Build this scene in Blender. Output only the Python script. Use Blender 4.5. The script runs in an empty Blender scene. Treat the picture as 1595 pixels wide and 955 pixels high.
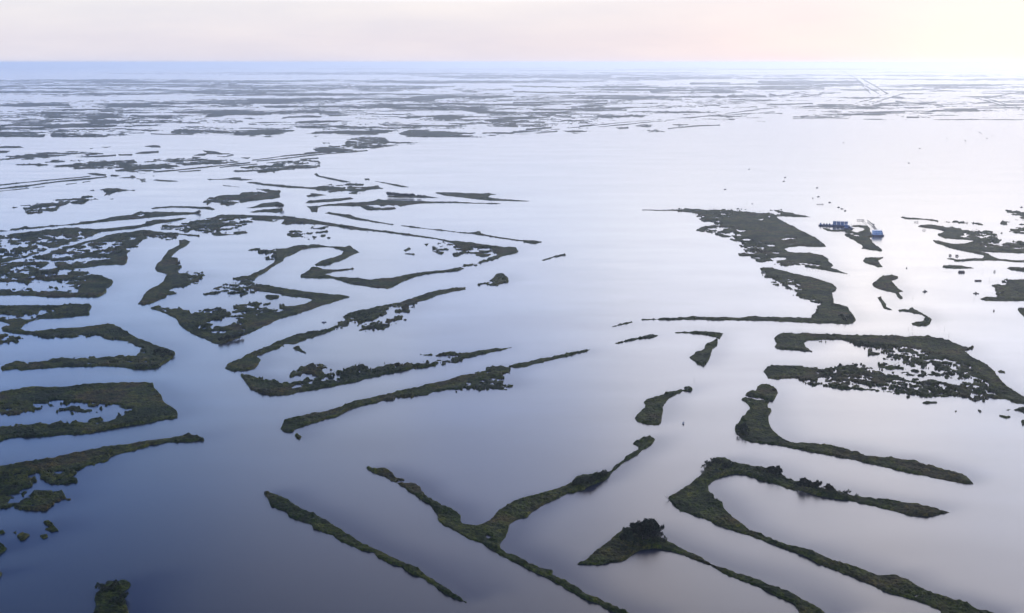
# Aerial view over a drowning river marsh at sunset: islands, levees and ponds in bright water.
# tuning values used by the camera / sky / light section right below
SKY_COOL = [(0.00, (0.73, 0.71, 0.82)), (0.14, (0.76, 0.73, 0.82)), (0.225, (0.85, 0.82, 0.86)), (0.27, (1.72, 1.68, 1.85)), (0.41, (1.42, 1.70, 2.25)),
            (0.53, (0.80, 1.5, 3.0)), (0.61, (0.22, 0.50, 1.45)), (0.67, (0.02, 0.09, 0.42)), (0.76, (0.03, 0.06, 0.20)), (1.00, (0.03, 0.05, 0.15))]
SKY_WARM = [(0.00, (0.86, 0.78, 0.84)), (0.14, (0.86, 0.77, 0.82)), (0.225, (0.85, 0.78, 0.84)), (0.27, (0.50, 0.55, 0.75)), (0.41, (3.4, 3.15, 2.95)),
            (0.53, (6.1, 5.8, 5.8)), (0.61, (5.9, 5.5, 5.6)), (0.67, (7.2, 6.5, 6.4)), (0.76, (0.3, 0.35, 0.45)), (1.00, (0.03, 0.05, 0.15))]
AZ_STOPS = [(0.40, (0, 0, 0)), (0.60, (0.03,) * 3), (0.80, (0.29,) * 3), (0.87, (0.43,) * 3), (0.905, (0.70,) * 3), (0.97, (0.90,) * 3), (1.0, (1, 1, 1))]
WATER_BODY = (0.010, 0.018, 0.030)
HAZE_DENSITY = 4.7e-5
HAZE_COLOR = (0.83, 0.91, 1.0)

import bpy, bmesh, math, random
import numpy as np
from mathutils import Vector

R = math.radians
SC = bpy.context.scene
COL = SC.collection

# ------------------------------------------------------------------ camera
F_PX, W_PX, H_PX = 1710.0, 1595.0, 955.0
CAM_H, HOR_Y = 300.0, 97.0
PITCH = math.atan((H_PX / 2 - HOR_Y) / F_PX)
cam_data = bpy.data.cameras.new("camera")
cam = bpy.data.objects.new("camera", cam_data)
COL.objects.link(cam)
cam.location = (0, 0, CAM_H)
cam.rotation_euler = (R(90) - PITCH, 0, 0)
cam_data.sensor_fit = 'HORIZONTAL'
cam_data.sensor_width = 36.0
cam_data.lens = 36.0 * F_PX / W_PX
cam_data.clip_start = 1.0
cam_data.clip_end = 600000.0
SC.camera = cam

# ------------------------------------------------------------------ light, sky, exposure
SUN_AZ, SUN_EL = R(39), R(7)           # low behind thin cloud, just outside the frame on the right
VEIL = 1.0 / 0.75
SC.view_settings.view_transform = 'Standard'
SC.view_settings.look = 'None'
SC.view_settings.gamma = 1.0
SC.view_settings.use_curve_mapping = False
SC.view_settings.exposure = 0.0

world = bpy.data.worlds.new("World")
SC.world = world
world.use_nodes = True
wn, wl = world.node_tree.nodes, world.node_tree.links
wn.clear()


def N(nodes, kind, **kw):
    n = nodes.new(kind)
    for k, v in kw.items():
        if k == 'inp':
            for kk, vv in v.items():
                n.inputs[kk].default_value = vv
        else:
            setattr(n, k, v)
    return n


def ramp(nodes, stops, interp='LINEAR'):
    n = nodes.new('ShaderNodeValToRGB')
    cr = n.color_ramp
    cr.interpolation = interp
    while len(cr.elements) < len(stops):
        cr.elements.new(0.5)
    for e, (p, c) in zip(cr.elements, stops):
        e.position = p
        e.color = (*c, 1) if len(c) == 3 else c
    return n


def mathn(nodes, links, op, a, b=None, clamp=False):
    n = nodes.new('ShaderNodeMath')
    n.operation = op
    n.use_clamp = clamp
    for i, v in enumerate((a, b)):
        if v is None:
            continue
        if isinstance(v, (int, float)):
            n.inputs[i].default_value = v
        else:
            links.new(v, n.inputs[i])
    return n.outputs[0]


def mixc(nodes, links, fac, a, b, mode='MIX'):
    n = nodes.new('ShaderNodeMix')
    n.data_type = 'RGBA'
    n.blend_type = mode
    for sock, v in ((n.inputs[0], fac), (n.inputs[6], a), (n.inputs[7], b)):
        if isinstance(v, (int, float)):
            sock.default_value = v
        elif isinstance(v, tuple):
            sock.default_value = (*v, 1) if len(v) == 3 else v
        else:
            links.new(v, sock)
    return n.outputs[2]


sky = N(wn, 'ShaderNodeTexSky', sky_type='NISHITA', sun_disc=False, sun_elevation=SUN_EL,
        sun_rotation=SUN_AZ, altitude=300, air_density=1.0, dust_density=1.0, ozone_density=1.0)
bg_sky = N(wn, 'ShaderNodeBackground', inp={'Strength': 0.05})
wl.new(sky.outputs[0], bg_sky.inputs[0])
# thin high cloud veil over the whole sky: brighter and warmer towards the hidden sun, blue overhead
tc = N(wn, 'ShaderNodeTexCoord')
sep = N(wn, 'ShaderNodeSeparateXYZ')
wl.new(tc.outputs['Generated'], sep.inputs[0])
zc = mathn(wn, wl, 'MAXIMUM', sep.outputs[2], 0.0)
cool = ramp(wn, SKY_COOL)
warm = ramp(wn, SKY_WARM)
zs = mathn(wn, wl, 'POWER', zc, 0.5)
wl.new(zs, cool.inputs[0])
wl.new(zs, warm.inputs[0])
sdir = (math.sin(R(34)), math.cos(R(34)), 0.0)
hx = mathn(wn, wl, 'MULTIPLY', sep.outputs[0], sdir[0])
hy = mathn(wn, wl, 'MULTIPLY', sep.outputs[1], sdir[1])
hd = mathn(wn, wl, 'ADD', hx, hy)
hl = mathn(wn, wl, 'SQRT', mathn(wn, wl, 'MAXIMUM', mathn(wn, wl, 'SUBTRACT', 1.0, mathn(wn, wl, 'MULTIPLY', zc, zc)), 0.02))
ca = mathn(wn, wl, 'DIVIDE', hd, hl)                      # cosine of the azimuth from the sun
azr = ramp(wn, AZ_STOPS)
wl.new(mathn(wn, wl, 'MAXIMUM', ca, 0.0), azr.inputs[0])
veil = mixc(wn, wl, azr.outputs[0], cool.outputs[0], warm.outputs[0])
# cloud structure
mp = N(wn, 'ShaderNodeMapping', inp={'Scale': (1.6, 1.6, 9.0)})
wl.new(tc.outputs['Generated'], mp.inputs[0])
cn = N(wn, 'ShaderNodeTexNoise', inp={'Scale': 2.2, 'Detail': 6.0, 'Roughness': 0.55})
wl.new(mp.outputs[0], cn.inputs[0])
cr_ = ramp(wn, [(0.32, (0.90, 0.92, 0.97)), (0.68, (1.07, 1.06, 1.03))])
# higher up the cloud breaks into soft patches with bluer gaps
mp2w = N(wn, 'ShaderNodeMapping', inp={'Scale': (1.3, 1.3, 2.2)})
wl.new(tc.outputs['Generated'], mp2w.inputs[0])
cn2 = N(wn, 'ShaderNodeTexNoise', inp={'Scale': 4.5, 'Detail': 5.0, 'Roughness': 0.6})
wl.new(mp2w.outputs[0], cn2.inputs[0])
cr2 = ramp(wn, [(0.36, (0.62, 0.74, 0.98)), (0.62, (1.22, 1.16, 1.04))])
wl.new(cn2.outputs[0], cr2.inputs[0])
up = N(wn, 'ShaderNodeMapRange', inp={1: 0.10, 2: 0.28})
wl.new(zc, up.inputs[0])
cr2m = mixc(wn, wl, up.outputs[0], (1.0, 1.0, 1.0), cr2.outputs[0])
wl.new(cn.outputs[0], cr_.inputs[0])
veil = mixc(wn, wl, 1.0, veil, cr_.outputs[0], 'MULTIPLY')
veil = mixc(wn, wl, 1.0, veil, cr2m, 'MULTIPLY')
bg_veil = N(wn, 'ShaderNodeBackground', inp={'Strength': VEIL})
wl.new(veil, bg_veil.inputs[0])
addw = N(wn, 'ShaderNodeMixShader', inp={0: 0.75})     # the veil lets a quarter of the clear sky through
wl.new(bg_sky.outputs[0], addw.inputs[1])
wl.new(bg_veil.outputs[0], addw.inputs[2])
wout = N(wn, 'ShaderNodeOutputWorld')
wl.new(addw.outputs[0], wout.inputs[0])

sun_data = bpy.data.lights.new("sun", 'SUN')
sun_data.energy = 0.5  # veiled
sun_data.angle = R(16)
sun_data.color = (1.0, 0.84, 0.74)
sun = bpy.data.objects.new("sun", sun_data)
COL.objects.link(sun)
sv = Vector((math.sin(SUN_AZ) * math.cos(SUN_EL), math.cos(SUN_AZ) * math.cos(SUN_EL), math.sin(SUN_EL)))
sun.rotation_euler = sv.to_track_quat('Z', 'Y').to_euler()
sun.location = (200, 0, 400)

SC.cycles.max_bounces = 5
SC.cycles.diffuse_bounces = 2
SC.cycles.glossy_bounces = 3
SC.cycles.transmission_bounces = 2
SC.cycles.volume_bounces = 1
SC.cycles.use_denoising = True
SC.cycles.sample_clamp_indirect = 4.0


# ------------------------------------------------------------------ helpers
def ground(px, py):
    """Where the ray through pixel (px, py) of the 1595x955 photograph meets the water (numpy arrays or floats)."""
    a = (px - W_PX / 2) / F_PX
    b = (H_PX / 2 - py) / F_PX
    cp, sp = math.cos(PITCH), math.sin(PITCH)
    dy = cp + b * sp
    dz = -sp + b * cp
    t = -CAM_H / dz
    return a * t, dy * t


def px_of(x, y):
    cp, sp = math.cos(PITCH), math.sin(PITCH)
    depth = y * cp + CAM_H * sp
    v = y * sp - CAM_H * cp
    return W_PX / 2 + F_PX * x / depth, H_PX / 2 - F_PX * v / depth


def depth_at(py):
    b = (H_PX / 2 - py) / F_PX
    cp, sp = math.cos(PITCH), math.sin(PITCH)
    return CAM_H / (sp - b * cp)


def _hash(ix, iy, seed):
    h = (ix.astype(np.int64) * 374761393 + iy.astype(np.int64) * 668265263 + seed * 974634777) & 0xFFFFFFFF
    h = ((h ^ (h >> 13)) * 1274126177) & 0xFFFFFFFF
    h = h ^ (h >> 16)
    return (h & 0xFFFFFF).astype(np.float64) / 0xFFFFFF


def vnoise(x, y, seed=0):
    ix, iy = np.floor(x), np.floor(y)
    fx, fy = x - ix, y - iy
    fx = fx * fx * (3 - 2 * fx)
    fy = fy * fy * (3 - 2 * fy)
    a, b = _hash(ix, iy, seed), _hash(ix + 1, iy, seed)
    c, d = _hash(ix, iy + 1, seed), _hash(ix + 1, iy + 1, seed)
    return (a * (1 - fx) + b * fx) * (1 - fy) + (c * (1 - fx) + d * fx) * fy


def fbm(x, y, size, octaves=4, seed=0, gain=0.55):
    """0..1-ish fractal noise; SIZE is the first wavelength in metres."""
    s, amp, tot = 0.0, 1.0, 0.0
    c, sn = math.cos(0.6), math.sin(0.6)
    x, y = x / size, y / size
    for o in range(octaves):
        s = s + amp * vnoise(x, y, seed + 17 * o)
        tot += amp
        amp *= gain
        x, y = (x * c - y * sn) * 2.03 + 5.3, (x * sn + y * c) * 2.03 - 2.1
    return s / tot


def sdf_poly(X, Y, P):
    """Signed distance in pixels, positive inside."""
    P = np.asarray(P, float)
    Q = np.roll(P, -1, axis=0)
    d2 = np.full(X.shape, 1e18)
    ins = np.zeros(X.shape, bool)
    for (ax, ay), (bx, by) in zip(P, Q):
        ex, ey = bx - ax, by - ay
        L = ex * ex + ey * ey
        if L < 1e-12:
            continue
        t = np.clip(((X - ax) * ex + (Y - ay) * ey) / L, 0, 1)
        dx, dy = X - ax - t * ex, Y - ay - t * ey
        np.minimum(d2, dx * dx + dy * dy, out=d2)
        if abs(ey) > 1e-12:
            cr = ((ay > Y) != (by > Y)) & (X < ex * (Y - ay) / ey + ax)
            ins ^= cr
    d = np.sqrt(d2)
    return np.where(ins, d, -d)


def sdf_line(X, Y, P, w):
    d2 = np.full(X.shape, 1e18)
    for (ax, ay), (bx, by) in zip(P[:-1], P[1:]):
        ex, ey = bx - ax, by - ay
        L = ex * ex + ey * ey + 1e-9
        t = np.clip(((X - ax) * ex + (Y - ay) * ey) / L, 0, 1)
        # pixels up and down count in full, along the far levees less, so the ends taper
        dx, dy = X - ax - t * ex, Y - ay - t * ey
        np.minimum(d2, dx * dx + dy * dy, out=d2)
    return w / 2 - np.sqrt(d2)


def pts(crop, text):
    ox, oy, s = CROPS[crop]
    v = [tuple(float(q) for q in p.split(',')) for p in text.split()]
    return [(ox + a / s, oy + b / s) for a, b in v]


def tag(o, label=None, cat=None, group=None, kind=None):
    if label: o['label'] = label
    if cat: o['category'] = cat
    if group: o['group'] = group
    if kind: o['kind'] = kind
    return o


def mesh_np(name, V, Fq, mat, smooth=True):
    """One mesh object from numpy vertices and quads."""
    me = bpy.data.meshes.new(name)
    me.vertices.add(len(V))
    me.vertices.foreach_set('co', np.asarray(V, np.float32).ravel())
    n = Fq.shape[1]
    me.loops.add(Fq.size)
    me.loops.foreach_set('vertex_index', Fq.astype(np.int32).ravel())
    me.polygons.add(len(Fq))
    me.polygons.foreach_set('loop_start', np.arange(0, Fq.size, n, dtype=np.int32))
    me.polygons.foreach_set('loop_total', np.full(len(Fq), n, np.int32))
    if smooth:
        me.polygons.foreach_set('use_smooth', np.ones(len(Fq), bool))
    me.update(calc_edges=True)
    me.materials.append(mat)
    o = bpy.data.objects.new(name, me)
    COL.objects.link(o)
    return o


# ------------------------------------------------------------------ materials
def new_mat(name):
    m = bpy.data.materials.new(name)
    m.use_nodes = True
    nt = m.node_tree
    return m, nt.nodes, nt.links, nt.nodes['Principled BSDF']


def marsh_material():
    m, n, l, b = new_mat("marsh_grass")
    g = N(n, 'ShaderNodeNewGeometry')
    pos = g.outputs['Position']

    def noise(scale, detail=3.0, rough=0.55, vec=pos):
        t = N(n, 'ShaderNodeTexNoise', inp={'Scale': scale, 'Detail': detail, 'Roughness': rough})
        l.new(vec, t.inputs[0])
        return t.outputs[0]
    big = ramp(n, [(0.34, (0.010, 0.022, 0.003)), (0.45, (0.024, 0.037, 0.005)), (0.54, (0.046, 0.054, 0.008)), (0.63, (0.050, 0.039, 0.013)), (0.74, (0.018, 0.031, 0.005))])
    l.new(noise(0.018, 4.0), big.inputs[0])
    mid = ramp(n, [(0.35, (0.50, 0.56, 0.50)), (0.5, (1.0, 1.0, 1.0)), (0.66, (1.6, 1.5, 1.0))])
    l.new(noise(0.11, 4.0, 0.6), mid.inputs[0])
    fine = ramp(n, [(0.32, (0.30, 0.34, 0.32)), (0.5, (0.90, 0.90, 0.90)), (0.68, (2.1, 2.0, 1.5))])
    l.new(noise(0.55, 4.0, 0.7), fine.inputs[0])
    c = mixc(n, l, 1.0, big.outputs[0], mid.outputs[0], 'MULTIPLY')
    c = mixc(n, l, 1.0, c, fine.outputs[0], 'MULTIPLY')
    # the tallest growth along the banks is woody shrub and cane, a darker green than the grass
    sp = N(n, 'ShaderNodeSeparateXYZ')
    l.new(pos, sp.inputs[0])
    sh = N(n, 'ShaderNodeMapRange', inp={1: 1.9, 2: 3.0})
    l.new(sp.outputs[2], sh.inputs[0])
    c = mixc(n, l, sh.outputs[0], c, (0.012, 0.021, 0.006))
    l.new(c, b.inputs['Base Color'])
    b.inputs['Roughness'].default_value = 0.9
    b.inputs['Specular IOR Level'].default_value = 0.1
    bp = N(n, 'ShaderNodeBump', inp={'Strength': 0.9, 'Distance': 0.7})
    l.new(noise(0.8, 4.0, 0.7), bp.inputs['Height'])
    l.new(bp.outputs[0], b.inputs['Normal'])
    return m


def water_material():
    m, n, l, b = new_mat("open_water")
    g = N(n, 'ShaderNodeNewGeometry')
    mp = N(n, 'ShaderNodeMapping', inp={'Scale': (1.0, 3.0, 1.0), 'Rotation': (0, 0, R(-14))})
    l.new(g.outputs['Position'], mp.inputs[0])
    st = N(n, 'ShaderNodeTexNoise', inp={'Scale': 0.0035, 'Detail': 5.0, 'Roughness': 0.6})
    l.new(mp.outputs[0], st.inputs[0])
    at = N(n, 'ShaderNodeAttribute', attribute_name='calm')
    rr = ramp(n, [(0.35, (0.17,) * 3), (0.65, (0.20,) * 3)])
    l.new(st.outputs[0], rr.inputs[0])
    # the near basins lie open to the wind; the far lake is smoother
    spz = N(n, 'ShaderNodeSeparateXYZ')
    l.new(g.outputs['Position'], spz.inputs[0])
    wnd = N(n, 'ShaderNodeMapRange', inp={1: 800.0, 2: 2000.0, 3: 1.35, 4: 1.0})
    l.new(spz.outputs[1], wnd.inputs[0])
    ro = mathn(n, l, 'MULTIPLY', rr.outputs[0], wnd.outputs[0])
    l.new(ro, b.inputs['Roughness'])
    # reflections of darker blue sky in the lee water, painted into the base colour
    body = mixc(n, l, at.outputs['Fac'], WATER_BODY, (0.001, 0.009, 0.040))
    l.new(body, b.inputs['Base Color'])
    # same painted reflection: lower refractive index and a blue tint dim the lee water
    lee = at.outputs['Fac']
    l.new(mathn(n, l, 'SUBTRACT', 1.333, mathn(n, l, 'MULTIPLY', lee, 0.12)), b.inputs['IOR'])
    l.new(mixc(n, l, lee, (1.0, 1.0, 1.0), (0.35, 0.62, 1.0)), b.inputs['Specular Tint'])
    b.inputs['Specular IOR Level'].default_value = 0.5
    rip = N(n, 'ShaderNodeTexNoise', inp={'Scale': 0.35, 'Detail': 3.0, 'Roughness': 0.6})
    mp2 = N(n, 'ShaderNodeMapping', inp={'Scale': (1.0, 1.8, 1.0), 'Rotation': (0, 0, R(20))})
    l.new(g.outputs['Position'], mp2.inputs[0])
    l.new(mp2.outputs[0], rip.inputs[0])
    bp = N(n, 'ShaderNodeBump', inp={'Strength': 0.18, 'Distance': 0.12})
    l.new(rip.outputs[0], bp.inputs['Height'])
    l.new(mathn(n, l, 'SUBTRACT', 1.0, at.outputs['Fac']), bp.inputs['Strength'])
    bs = mathn(n, l, 'MULTIPLY', mathn(n, l, 'SUBTRACT', 1.0, at.outputs['Fac']), 0.03)
    l.new(bs, bp.inputs['Strength'])
    l.new(bp.outputs[0], b.inputs['Normal'])
    return m


def flat_mat(name, col, rough=0.6, metal=0.0, var=0.25, scale=1.2):
    m, n, l, b = new_mat(name)
    tcn = N(n, 'ShaderNodeTexCoord')
    t = N(n, 'ShaderNodeTexNoise', inp={'Scale': scale, 'Detail': 4.0, 'Roughness': 0.65})
    l.new(tcn.outputs['Object'], t.inputs[0])
    r = ramp(n, [(0.3, tuple(c * (1 - var) for c in col)), (0.7, tuple(min(1, c * (1 + var)) for c in col))])
    l.new(t.outputs[0], r.inputs[0])
    l.new(r.outputs[0], b.inputs['Base Color'])
    b.inputs['Roughness'].default_value = rough
    b.inputs['Metallic'].default_value = metal
    return m


def leaf_mat(name, col):
    m, n, l, b = new_mat(name)
    g = N(n, 'ShaderNodeNewGeometry')
    t = N(n, 'ShaderNodeTexNoise', inp={'Scale': 0.5, 'Detail': 3.0, 'Roughness': 0.6})
    l.new(g.outputs['Position'], t.inputs[0])
    r = ramp(n, [(0.35, tuple(c * 0.55 for c in col)), (0.68, tuple(c * 1.5 for c in col))])
    l.new(t.outputs[0], r.inputs[0])
    l.new(r.outputs[0], b.inputs['Base Color'])
    b.inputs['Roughness'].default_value = 0.8
    b.inputs['Specular IOR Level'].default_value = 0.15
    return m
CROPS = {'P': (0, 0, 1.0), 'C1': (0, 555, 2.3875), 'C2': (400, 655, 3.183), 'C3': (700, 655, 3.183), 'C4': (1000, 655, 3.183),
         'C5': (1295, 655, 3.183), 'C6': (1000, 455, 4.773), 'C7': (1295, 455, 4.773), 'C8': (420, 455, 3.98),
         'D1': (0, 440, 5.307), 'D2': (0, 320, 5.317), 'D3': (200, 320, 4.34), 'D4': (440, 320, 3.798), 'D5': (1000, 310, 4.547),
         'D6': (1260, 310, 4.546), 'D7': (1260, 325, 11.393), 'D8': (960, 790, 9.55), 'E1': (0, 80, 3.9875), 'E2': (400, 80, 3.9875),
         'E3': (800, 80, 3.9875), 'E4': (1195, 80, 3.9875), 'E5': (0, 180, 3.9875), 'E6': (300, 220, 3.9875), 'E7': (560, 270, 5.317),
         'F4': (1180, 700, 8.861), 'F5': (1380, 310, 7.419), 'F8': (130, 890, 14.69), 'G1': (330, 480, 5.307), 'G2': (1400, 490, 5.307),
         'G3': (340, 280, 11.393), 'G4': (590, 285, 14.5), 'G6': (220, 400, 4.691)}

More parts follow.
